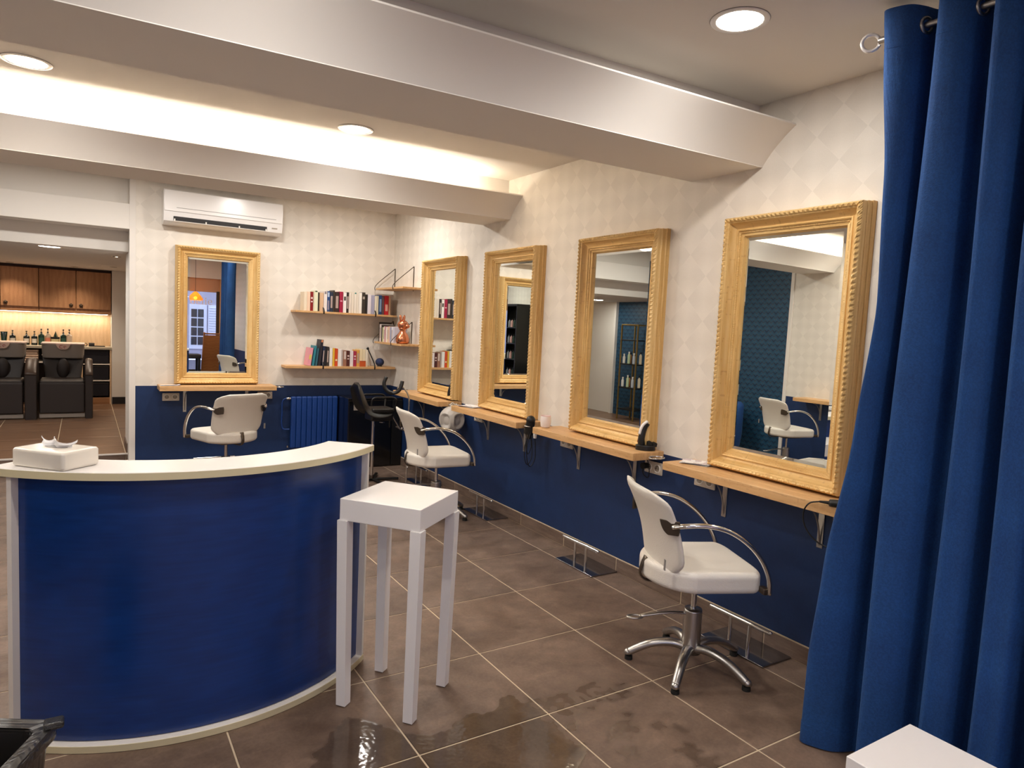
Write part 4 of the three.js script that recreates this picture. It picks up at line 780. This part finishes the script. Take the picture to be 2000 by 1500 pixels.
{
  const t = thing('orange_box', 'small orange card box standing before cream books on the lower shelf', 'box', [-0.193, YLo, -3.984]);
  part('carton', box(0.066, 0.058, 0.02, 0, 0.029, 0, 0.001), std({ color: 0xc9561f, roughness: 0.6 }), t);
  part('lid', box(0.067, 0.008, 0.021, 0, 0.061, 0, 0.001), std({ color: 0xa8401a, roughness: 0.6 }), t);
  const s = thing('smart_speaker', 'dark blue fabric ball at the right end of the lower shelf', 'speaker', [0.04, YLo, -4.06]);
  part('fabric_ball', new THREE.SphereGeometry(0.05, 40, 28).scale(1, 0.92, 1).translate(0, 0.05, 0), std({ color: 0x2a3558, roughness: 0.9, bumpMap: tex(128, 128, (u, v) => 255 * noise(u * 60, v * 60, 60, 60), false, 2), bumpScale: 0.0006 }), s);
  part('base', cyl(0.03, 0.032, 0.008, 0, 0.004, 0, 24), M.black, s);
}
const small = [[-4.06, -4.04, 0.225, 0x2d231c, 'dark brown'], [-4.036, -3.985, 0.2, 0xe2d6d0, 'pale pink'], [-3.98, -3.95, 0.195, 0x3c352a, 'olive-brown'], [-3.945, -3.915, 0.165, 0xd6d6a6, 'pale lime'], [-3.91, -3.875, 0.175, 0xecdcd2, 'blush'], [-3.87, -3.85, 0.178, 0xb96a7a, 'rose'], [-3.845, -3.8, 0.172, 0xf0e4dc, 'white'], [-3.795, -3.765, 0.175, 0xe8cfa8, 'sand'], [-3.76, -3.72, 0.18, 0xdcb9ae, 'salmon'], [-3.715, -3.68, 0.172, 0x9aa3bd, 'blue-grey'], [-3.675, -3.64, 0.178, 0xe4dfe2, 'off-white'], [-3.635, -3.59, 0.172, 0xc9c6d2, 'lavender']];
small.forEach(([a, b, h, c, n], i) => book(`${n} book, ${ORD[i]} from the corner on the short wire-bracket shelf`, 'books on the short shelf', [0.09, YR2, (a + b) / 2], -Math.PI / 2, b - a - 0.002, h, 0.15, c, i % 3 === 1 ? T3 : null));
{
  const t = thing('copper_figurine', 'shiny rose-gold animal figurine with upright ears beside the pale books', 'figurine', [0.04, YR2, -3.42], -0.9); t.scale.setScalar(1.14);
  const cu = std({ color: 0xd58a66, roughness: 0.22, metalness: 0.9 });
  part('body', lathe([[0, 0], [0.05, 0.0], [0.062, 0.02], [0.064, 0.05], [0.052, 0.085], [0.032, 0.11], [0.026, 0.125], [0.036, 0.14], [0.04, 0.15], [0, 0.155]], 36), cu, t);
  const h = part('head', new THREE.SphereGeometry(0.052, 32, 24).scale(1, 0.9, 0.95).translate(0, 0.18, 0), cu, t);
  part('muzzle', new THREE.SphereGeometry(0.027, 20, 14).scale(1.1, 0.8, 0.9).translate(0.042, 0.168, 0), cu, h);
  for (const s of [-1, 1]) { part('ear', new THREE.SphereGeometry(0.02, 16, 12).scale(0.5, 1.9, 1).rotateX(0.35 * s).translate(-0.008, 0.238, 0.032 * s), cu, h); part('eye', new THREE.SphereGeometry(0.006, 10, 8).translate(0.044, 0.192, 0.021 * s), M.black, h); }
  part('horn', merge([cyl(0.004, 0.006, 0.035, 0.004, 0.24, 0.008, 10), cyl(0.004, 0.006, 0.035, 0.004, 0.24, -0.008, 10)]), cu, h);
}

// ---------------------------------------------------------------- back room: cabinets, counter, bottles, wash units
{
  const zc = ZBK, t = [];
  const doors = [[-4.32, -3.87], [-3.866, -3.419], [-3.415, -2.965], [-2.961, -2.515]];
  const side = ['with its knob at the lower left', 'between two like it, knob at the lower left', 'with its knob at the lower right', 'at the right end of the row'];
  doors.forEach(([a, b], i) => {
    const g = thing('wall_cabinet', `oak wall cabinet over the back room counter, ${ORD[3 - i]} from the right`, 'cabinet', [(a + b) / 2, 1.54, zc], 0, 'oak wall cabinets'); void side; void t;
    const w = b - a;
    part('carcass', uvm(box(w, 0.62, 0.32, 0, 0.312, -0.185, 0.002), 1, i), M.cabinetWood, g);
    const d = part('door', uvm(box(w - 0.006, 0.555, 0.019, 0, 0.345, -0.012, 0.002), 1, i * 0.4), M.cabinetWood, g);
    part('knob', merge([new THREE.SphereGeometry(0.017, 12, 8).scale(1, 1, 0.6), ...[0, 1, 2, 3, 4].map((k) => new THREE.SphereGeometry(0.011, 8, 6).scale(1, 1, 0.5).translate(0.017 * Math.cos(k * 1.257 + 0.3), 0.017 * Math.sin(k * 1.257 + 0.3), 0))]).translate((i === 1 || i === 3 ? -1 : 1) * (w / 2 - 0.06), 0.115, 0.008), M.bronze, d);
    part('light_rail', box(w, 0.03, 0.02, 0, 0.015, -0.02, 0.002), M.cabinetWood, g);
  });
  const top = thing('filler_board', 'dark filler strip above the oak wall cabinets', 'trim board', [-3.42, 2.182, zc]);
  part('strip', box(1.82, 0.04, 0.3, 0, 0.0, -0.19, 0.002), std({ color: 0x3a221b, roughness: 0.6 }), top);
  const sp = thing('splashback', 'pale oak splashback panel lit from under the wall cabinets', 'panel', [-3.42, 1.03, -9.115]);
  part('panel', uvm(box(1.82, 0.52, 0.012, 0, 0.26, 0.006, 0.001), 1), M.paleWood, sp);
  const c = thing('back_counter', 'pale countertop over open shelves in the back room', 'counter', [-3.42, 0, zc]);
  part('countertop', box(1.83, 0.036, 0.49, 0, 1.023, -0.235, 0.004), std({ color: 0xb7ad98, roughness: 0.4 }), c);
  part('end_panel', uvm(box(0.022, 0.835, 0.46, 0.9, 0.588, -0.235, 0.001), 1), M.paleWood, c);
  part('end_panel', uvm(box(0.022, 0.835, 0.46, 0.53, 0.588, -0.235, 0.001), 1), M.paleWood, c);
  part('end_panel', uvm(box(0.022, 0.835, 0.46, -0.9, 0.588, -0.235, 0.001), 1), M.paleWood, c);
  part('back_panel', box(1.8, 0.835, 0.01, 0, 0.588, -0.45, 0), M.slot, c);
  for (const y of [0.78, 0.53]) part('shelf_board', box(0.35, 0.018, 0.44, 0.715, y, -0.235, 0.001), M.whitePaint, c);
  part('plinth', uvm(box(0.37, 0.1, 0.44, 0.715, H2 + 0.05, -0.235, 0.001), 0), M.cabinetWood, c);
  part('shelf_board', box(1.4, 0.018, 0.44, -0.19, 0.8, -0.235, 0.001), M.whitePaint, c);
  [[0.9, 'top'], [0.652, 'middle'], [0.4, 'bottom']].forEach(([y, n]) => { const b = thing('storage_basket', `dark storage basket in the ${n} open shelf of the back counter`, 'basket', [-2.705, y - 0.11, zc - 0.2], 0, 'dark storage baskets'); part('basket', box(0.325, 0.205, 0.36, 0, 0.106, 0, 0.008), std({ color: 0x14121c, roughness: 0.8 }), b); part('rim', box(0.332, 0.02, 0.366, 0, 0.2, 0, 0.006), M.slot, b); });
  // light strip under the wall cabinets
  const l = thing('cabinet_light_strip', 'warm light strip under the oak wall cabinets', 'light strip', [-3.42, 1.536, -8.98]);
  part('channel', box(1.76, 0.01, 0.03, 0, 0, 0, 0.001), M.steel, l);
  part('diffuser', box(1.74, 0.004, 0.02, 0, -0.006, 0, 0), M.lampStrip, l);
  const a = new THREE.RectAreaLight(new THREE.Color(1, 0.86, 0.68), 7, 1.74, 0.02); a.position.set(-3.42, 1.525, -8.98); a.rotation.x = -Math.PI / 2; scene.add(a);
  // bottles
  const dark = phy({ color: 0x14211c, roughness: 0.2, clearcoat: 0.5 }), green = phy({ color: 0x12382c, roughness: 0.25, clearcoat: 0.4 }), clear = phy({ color: 0xe9ddd0, roughness: 0.12, transmission: 0.55, thickness: 0.02 }), lab = std({ color: 0xe4ddd2, roughness: 0.7 }), pink = std({ color: 0xe08a72, roughness: 0.5 });
  const bottle = (label, x, h, mat, labelMat, z = -8.86) => {
    const b = thing('pump_bottle', label, 'bottle', [x, 1.041, z], 0, 'bottles on the back counter');
    part('bottle', lathe([[0, 0], [0.036, 0], [0.039, 0.006], [0.039, h * 0.56], [0.034, h * 0.62], [0.016, h * 0.67], [0.013, h * 0.72], [0, h * 0.72]], 24), mat, b);
    part('pump', merge([cyl(0.011, 0.013, h * 0.08, 0, h * 0.75, 0, 12), cyl(0.004, 0.004, h * 0.1, 0, h * 0.84, 0, 8), box(0.02, h * 0.09, 0.02, 0, h * 0.93, 0, 0.004), box(0.012, 0.009, 0.04, 0, h * 0.93, 0.02, 0.003)]), M.black, b);
    if (labelMat) part('label', at(new THREE.CylinderGeometry(0.0397, 0.0397, h * 0.3, 20, 1, true, -0.9, 1.8), 0, h * 0.3, 0), labelMat, b);
  };
  bottle('dark pump bottle with a white label, leftmost whole bottle on the back counter', -3.745, 0.215, dark, lab);
  bottle('dark pump bottle with a white label above the gap between the wash units', -3.58, 0.21, dark, lab);
  bottle('smaller dark pump bottle with a square white label, left of the tall green one', -3.485, 0.21, dark, lab);
  bottle('tall dark green pump bottle, left of the clear pink-bottomed one', -3.4, 0.25, green, std({ color: 0x2c5547, roughness: 0.6 }));
  bottle('clear pump bottle with a pink lower label', -3.32, 0.255, clear, pink);
  bottle('dark green pump bottle right of the cream jar', -3.127, 0.252, green, std({ color: 0x2c5547, roughness: 0.6 }));
  bottle('clear pump bottle, last of the row on the right', -3.052, 0.255, clear, null);
  const tb = thing('squeeze_tube', 'dark green squeeze tube at the left border on the back counter', 'tube', [-3.845, 1.041, -8.84]);
  part('tube_body', loft(Array.from({ length: 9 }, (_, i) => { const v = i / 8; return Array.from({ length: 20 }, (_, j) => { const q = -j / 20 * 2 * Math.PI; return V((0.03 + 0.012 * v) * Math.cos(q), 0.02 + 0.165 * v, (0.03 - 0.027 * v) * Math.sin(q)); }); })), green, tb);
  part('cap', cyl(0.028, 0.028, 0.022, 0, 0.011, 0, 20), M.black, tb);
  const jar = thing('cream_jar', 'wide jar with a cream label and a pointed dark carton behind it', 'jar', [-3.228, 1.041, -8.84]);
  part('jar_body', cyl(0.055, 0.055, 0.1, 0, 0.05, 0, 28), std({ color: 0xcabd92, roughness: 0.5 }), jar);
  part('lid', cyl(0.057, 0.057, 0.028, 0, 0.114, 0, 28), M.black, jar);
  part('cone_top', new THREE.ConeGeometry(0.03, 0.09, 4).translate(0.005, 0.172, 0), green, jar);
  const bx = thing('black_box', 'small black box on the right part of the back counter', 'box', [-2.765, 1.041, -8.8]);
  part('case', box(0.075, 0.055, 0.06, 0, 0.0275, 0, 0.004), M.black, bx); part('lid_line', box(0.077, 0.004, 0.062, 0, 0.042, 0, 0.001), M.grey, bx);
  const gl = thing('eyeglasses', 'black-rimmed glasses lying on the back counter', 'glasses', [-2.87, 1.041, -8.78], 0.2);
  for (const s of [-1, 1]) { part('rim', new THREE.TorusGeometry(0.022, 0.004, 6, 20).translate(0.028 * s, 0.026, 0), M.black, gl); part('temple', tube([V(0.05 * s, 0.03, 0), V(0.055 * s, 0.026, -0.06), V(0.05 * s, 0.008, -0.1)], 0.003, 12, 6), M.black, gl); }
  part('bridge', tube([V(-0.008, 0.03, 0), V(0, 0.034, 0), V(0.008, 0.03, 0)], 0.003, 6, 6), M.black, gl);
  const tr = thing('black_tray', 'flat black tray at the right end of the back counter', 'tray', [-2.66, 1.041, -8.78]);
  part('tray', extr(poly([[-0.07, -0.03], [0.07, -0.03], [0.07, 0.03], [-0.07, 0.03]]), 0.008, 0.003).rotateX(-Math.PI / 2).translate(0, 0.004, 0), M.black, tr);
  for (let k = 0; k < 5; k++) { const w = thing('folded_towel', `folded cream towel, ${ORD[k]} from the bottom of the pile under the counter`, 'towel', [-3.53, 0.81 + 0.034 * k, zc - 0.14], 0, 'pile of folded towels'); part('fold', box(0.2 - 0.006 * (k % 2), 0.032, 0.26, 0, 0.017, 0, 0.015, 4), std({ color: 0xd8bda6, roughness: 0.95 }), w); }
}
function washUnit(label, x) {
  const t = thing('wash_unit', label, 'shampoo chair', [x, H2, -7.1], 0, 'black leather shampoo chairs'), w = 0.5;
  part('front_panel', box(w, 0.4, 0.05, 0, 0.27, -0.04, 0.018, 3), M.leather, t);
  part('kick_plate', box(w, 0.05, 0.03, 0, 0.038, -0.05, 0.004), M.smoke, t);
  part('seat_cushion', box(w, 0.09, 0.5, 0, 0.455, -0.27, 0.03, 4), M.leather, t);
  const rings = []; for (let i = 0; i <= 14; i++) { const v = i / 14, y = 0.47 + 0.33 * v, z = -0.5 - 0.14 * v; rings.push(Array.from({ length: 24 }, (_, j) => { const a = -j / 24 * 2 * Math.PI, q = Math.cos(a); return V(q * (0.2 + 0.045 * v), y, z + 0.04 * Math.sin(a) - 0.05 * (1 - q * q) * 1); })); }
  part('backrest', loft(rings), M.leather, t);
  part('back_cushion', new THREE.SphereGeometry(0.1, 24, 16).scale(0.75, 1.35, 0.35).translate(0.0, 0.62, -0.53), M.leather, t);
  const bowl = part('basin', loft(Array.from({ length: 13 }, (_, i) => { const v = i / 12, y = 0.75 + 0.205 * v, ww = 0.238 + 0.012 * v - (v > 0.9 ? (v - 0.9) * 0.1 : 0); return Array.from({ length: 32 }, (_, j) => { const a = -j / 32 * 2 * Math.PI; return V(ww * Math.sign(Math.cos(a)) * Math.pow(Math.abs(Math.cos(a)), 0.35), y, -0.72 + (0.15 + 0.05 * v) * Math.sign(Math.sin(a)) * Math.pow(Math.abs(Math.sin(a)), 0.5)); }); })), std({ color: 0x9b9187, roughness: 0.35 }), t);
  const nk = new THREE.Shape(); nk.moveTo(-0.085, 0.04); nk.lineTo(0.085, 0.04); nk.quadraticCurveTo(0.07, -0.035, 0.02, -0.04); nk.lineTo(-0.02, -0.04); nk.quadraticCurveTo(-0.07, -0.035, -0.085, 0.04);
  const neck = part('neck_rest', extr(nk, 0.014, 0.006).translate(0, 0.915, -0.525), std({ color: 0xd8b8a6, roughness: 0.5 }), bowl);
  part('red_logo', merge([new THREE.TorusGeometry(0.02, 0.003, 6, 20, 4.4).rotateZ(0.9).translate(-0.02, 0.915, -0.502), new THREE.TorusGeometry(0.013, 0.003, 6, 18, 5).translate(0.022, 0.912, -0.502)]), std({ color: 0xb0443c, roughness: 0.5 }), neck);
  part('basin_rim', box(0.5, 0.02, 0.4, 0, 0.952, -0.72, 0.009, 3), std({ color: 0xdfc8ba, roughness: 0.4 }), bowl);
  part('pedestal', box(0.34, 0.75, 0.2, 0, 0.375, -0.72, 0.02), M.slot, t);
  return t;
}
function washArm(t, x, w) {
  const s = poly([[0.025, 0.0], [-0.52, 0.0], [-0.56, 0.62], [-0.5, 0.745], [-0.3, 0.735], [-0.02, 0.605], [0.03, 0.57]]);
  const a = part('armrest', extr(s, w - 0.024, 0.012, 3).rotateY(-Math.PI / 2).translate(w / 2 - 0.012 + x, 0, 0), M.leather, t);
  part('arm_pad', bar([V(x, 0.745, -0.5), V(x, 0.742, -0.3), V(x, 0.62, -0.02), V(x, 0.575, 0.032)], w * 0.5, 0.022, 16, 12, V(1, 0, 0)), std({ color: 0x4a3a30, roughness: 0.4 }), a);
}
{ const a = washUnit('black leather shampoo chair with a grey basin, the whole one on the right', -3.105); washArm(a, -0.335, 0.128); washArm(a, 0.295, 0.088); }
washArm(washUnit('black leather shampoo chair cut off by the left border', -3.77), -0.325, 0.128);
for (const [x, z, n] of [[-3.73, -8.33, 'leftmost small spotlight before the oak wall cabinets'], [-2.975, -8.24, 'middle small spotlight before the oak wall cabinets'], [-2.52, -7.58, 'small spotlight near the right wall of the back room'], [-2.56, -5.35, 'small spotlight cut by the white door jamb']]) {
  const t = thing('spotlight', n, 'ceiling light', [x, 2.205, z], 0, 'small ceiling spotlights of the back room');
  part('bezel', lathe([[0.026, 0], [0.03, -0.005], [0.042, -0.004], [0.044, 0], [0.026, 0]], 28), M.steel, t);
  part('bulb', new THREE.CylinderGeometry(0.026, 0.026, 0.004, 24), M.lampStrip, t);
  const l = new THREE.SpotLight(new THREE.Color(1, 0.82, 0.64), 0.5, 0, 1.0, 0.9); l.position.set(x, 2.19, z); l.target.position.set(x, 0, z); l.shadow.radius = 1.3; l.castShadow = true; scene.add(l, l.target);
}

// ---------------------------------------------------------------- things the mirrors show: left wall, shop front, street
{
  const t = thing('tub_armchair', 'blue upholstered tub armchair reflected before the patterned wall', 'armchair', [-4.5, 0, -3.2], 0.5);
  const rings = []; for (let i = 0; i <= 20; i++) { const a = (-110 + 220 * i / 20) * Math.PI / 180, h = 0.74 - 0.16 * Math.pow(Math.abs(i - 10) / 10, 2), r = 0.33; rings.push([[r, 0.12], [r + 0.02, 0.3], [r + 0.02, h - 0.03], [r - 0.01, h], [r - 0.06, h], [r - 0.085, h - 0.03], [r - 0.085, 0.3], [r - 0.07, 0.12]].map(([q, y]) => V(-q * Math.cos(a), y, q * Math.sin(a)))); }
  part('back_shell', toCreasedNormals(loft(rings), 0.9), M.velvet, t);
  part('seat_cushion', cyl(0.25, 0.25, 0.2, 0.04, 0.3, 0, 36), M.velvet, t);
  for (const [x, z] of [[-0.2, -0.2], [-0.2, 0.2], [0.18, -0.17], [0.18, 0.17]]) part('leg', cyl(0.018, 0.012, 0.2, x, 0.1, z, 12), M.black, t);
}
{
  const gold = std({ color: 0xa58a52, roughness: 0.35, metalness: 0.8 }), t = thing('display_shelf', 'slim gold framed display shelf of hair products, reflected in the third mirror', 'shelf', [-4.72, H2, -5.25], 0);
  for (const [x, z] of [[-0.15, -0.2], [-0.15, 0.2], [0.15, -0.2], [0.15, 0.2]]) part('post', box(0.022, 1.62, 0.022, x, 0.81, z, 0.002), gold, t);
  for (const z of [-0.2, 0.2]) part('top_bar', box(0.3, 0.022, 0.022, 0, 1.62, z, 0.002), gold, t);
  for (const x of [-0.15, 0.15]) part('top_bar', box(0.022, 0.022, 0.4, x, 1.62, 0, 0.002), gold, t);
  const ys = [0.18, 0.55, 0.95, 1.36]; for (const y of ys) part('shelf_board', box(0.32, 0.02, 0.42, 0, y, 0, 0.002), M.black, t);
  const tint = [['white', 0xe9e6e0], ['orange', 0xd08a4a], ['pale green', 0xbccaa0], ['black', 0x1b1a1c], ['silver', 0xb8bcc2], ['cream', 0xe2d3b4]];
  [0.95, 0.55].forEach((y, r) => tint.forEach(([n, c], i) => { const b = thing('product_bottle', `${n} hair product bottle on the ${r ? 'third' : 'second'} level of the gold framed shelf`, 'bottle', [-4.62 - 0.09 * (i % 2), H2 + y + 0.0105, -5.41 + 0.062 * i], 0, 'products on the gold framed shelf'); part('bottle', lathe([[0, 0], [0.022, 0], [0.024, 0.006], [0.024, 0.11 + 0.02 * (i % 3)], [0.012, 0.125 + 0.02 * (i % 3)], [0.012, 0.135 + 0.02 * (i % 3)], [0, 0.135 + 0.02 * (i % 3)]], 18), cover(c), b); part('cap', cyl(0.014, 0.014, 0.03, 0, 0.15 + 0.02 * (i % 3), 0, 14), i % 2 ? M.black : M.whitePaint, b); }));
}
{
  const t = thing('product_cabinet', 'tall black open product cabinet, seen only through two mirrors', 'cabinet', [-4.8, 0, 1.45]);
  part('side_panel', box(0.36, 2.15, 0.03, 0, 1.075, -0.45, 0.003), M.black, t); part('side_panel', box(0.36, 2.15, 0.03, 0, 1.075, 0.45, 0.003), M.black, t);
  part('back_panel', box(0.015, 2.15, 0.9, -0.172, 1.075, 0, 0.002), M.black, t); part('cornice_top', box(0.39, 0.05, 0.96, 0, 2.15, 0, 0.006), M.black, t);
  const ys = [0.1, 0.55, 0.95, 1.3, 1.65]; for (const y of ys) part('shelf_board', box(0.34, 0.022, 0.87, 0, y, 0, 0.002), M.black, t);
  const cs = [['white', 0xe8e4de], ['dark green', 0x1d3a30], ['pink', 0xd9a8a2], ['grey', 0x8f9296]];
  [0.55, 0.95, 1.3, 1.65].forEach((y, r) => cs.forEach(([n, c], i) => { const b = thing('hair_product', `${n} product bottle on level ${['one', 'two', 'three', 'four'][r]} of the tall black cabinet`, 'bottle', [-4.72, y + 0.0115, 1.12 + 0.11 * i], 0, 'products in the black cabinet'); part('bottle', lathe([[0, 0], [0.03, 0], [0.032, 0.008], [0.032, 0.13], [0.014, 0.15], [0.014, 0.165], [0, 0.165]], 18), cover(c), b); part('cap', cyl(0.016, 0.016, 0.03, 0, 0.18, 0, 14), M.black, b); }));
}
{
  const t = thing('pendant_lamp', 'small amber glass pendant lamp glowing by the shop window', 'pendant lamp', [-0.52, 0, 4.6]);
  part('cord', cyl(0.004, 0.004, 0.79, 0, 2.485, 0, 8), M.slot, t); part('ceiling_rose', cyl(0.05, 0.05, 0.02, 0, 2.88, 0, 24), M.bronze, t);
  part('shade', new THREE.LatheGeometry([[0.02, 0.17], [0.05, 0.15], [0.12, 0.07], [0.16, 0.0], [0.13, -0.02]].map((p) => new THREE.Vector2(p[0], p[1])), 12).translate(0, 1.93, 0), phy({ color: 0xd98f3c, roughness: 0.4, transmission: 0.5, thickness: 0, side: THREE.DoubleSide }), t);
  part('bulb', new THREE.SphereGeometry(0.035, 20, 14).translate(0, 1.96, 0), std({ color: 0xffffff, emissive: 0xffc070, emissiveIntensity: 3 }), t);
  const l = new THREE.PointLight(new THREE.Color(1, 0.72, 0.42), 0.12); l.position.set(-0.52, 1.96, 4.6); l.shadow.radius = 1.6; l.castShadow = true; scene.add(l);
}
{
  const wood = std({ map: M.cabinetWood.map, color: 0xffd9a0, roughness: 0.6 }), t = thing('display_easel', 'orange-brown wooden display board on feet by the shop window', 'display board', [-0.17, 0, 4.6], -0.25);
  part('board', box(0.46, 1.02, 0.02, 0, 0.66, 0, 0.003).rotateX(-0.12), wood, t);
  for (const x of [-0.24, 0.24]) part('post', box(0.03, 1.22, 0.03, x, 0.62, 0.0, 0.003).rotateX(-0.12), wood, t);
  part('top_rail', box(0.5, 0.03, 0.03, 0, 1.2, 0.0, 0.003).rotateX(-0.12), wood, t);
  const s = thing('leather_stool', 'black leather stool by the shop window, reflected in the back wall mirror', 'stool', [-0.62, 0, 4.45]);
  part('seat', box(0.36, 0.1, 0.36, 0, 0.7, 0, 0.03, 3), M.leather, s);
  for (const x of [-0.14, 0.14]) for (const z of [-0.14, 0.14]) part('leg', box(0.05, 0.66, 0.05, x, 0.33, z, 0.004), M.black, s);
}
{
  const font = await new FontLoader().loadAsync('fonts/droid/droid_serif_regular.typeface.json');
  const t = thing('window_lettering', 'white shop lettering on the window glass, read in the back wall mirror', 'lettering', [-0.66, 1.83, ZF + 0.083]);
  const g = new TextGeometry('coelie', { font, size: 0.15, depth: 0.003, curveSegments: 6 });
  part('letters', g, std({ color: 0xf2f2f6, roughness: 0.5 }), t);
}
{
  const stone = std({ color: 0xb4b0bb, roughness: 0.9 }), white = std({ color: 0xe4e6ee, roughness: 0.6 }), dark = std({ color: 0x14141c, roughness: 0.2 });
  const f = thing('house_facade', 'pale house across the street with a white casement window and louvred shutter', 'house', [0, 0, 15]);
  part('wall', span(-9, 9, 0, 9, 0, 0.3), stone, f);
  part('door_step', span(-9, 9, 0, 0.25, -0.15, 0), stone, f);
  const w = part('window', span(0.4, 1.52, 0.35, 1.95, -0.05, 0.0, 0.01), white, f);
  for (const x of [0.48, 0.7, 1.0, 1.22]) for (let k = 0; k < 4; k++) part('pane', span(x, x + 0.19, 0.5 + 0.33 * k, 0.79 + 0.33 * k, -0.06, -0.045), dark, w);
  const s = part('shutter', span(1.56, 2.14, 0.3, 1.95, -0.06, -0.01, 0.006), white, f);
  for (let k = 0; k < 17; k++) part('slat', box(0.5, 0.02, 0.05, 1.85, 0.4 + 0.09 * k, -0.075, 0.002).rotateX(0), white, s);
  const street = struct('street'); part('paving', span(-14, 14, -0.15, -0.05, ZF + 0.25, 15), std({ color: 0x77747a, roughness: 0.9 }), street);
}
renderer.render(scene, camera);
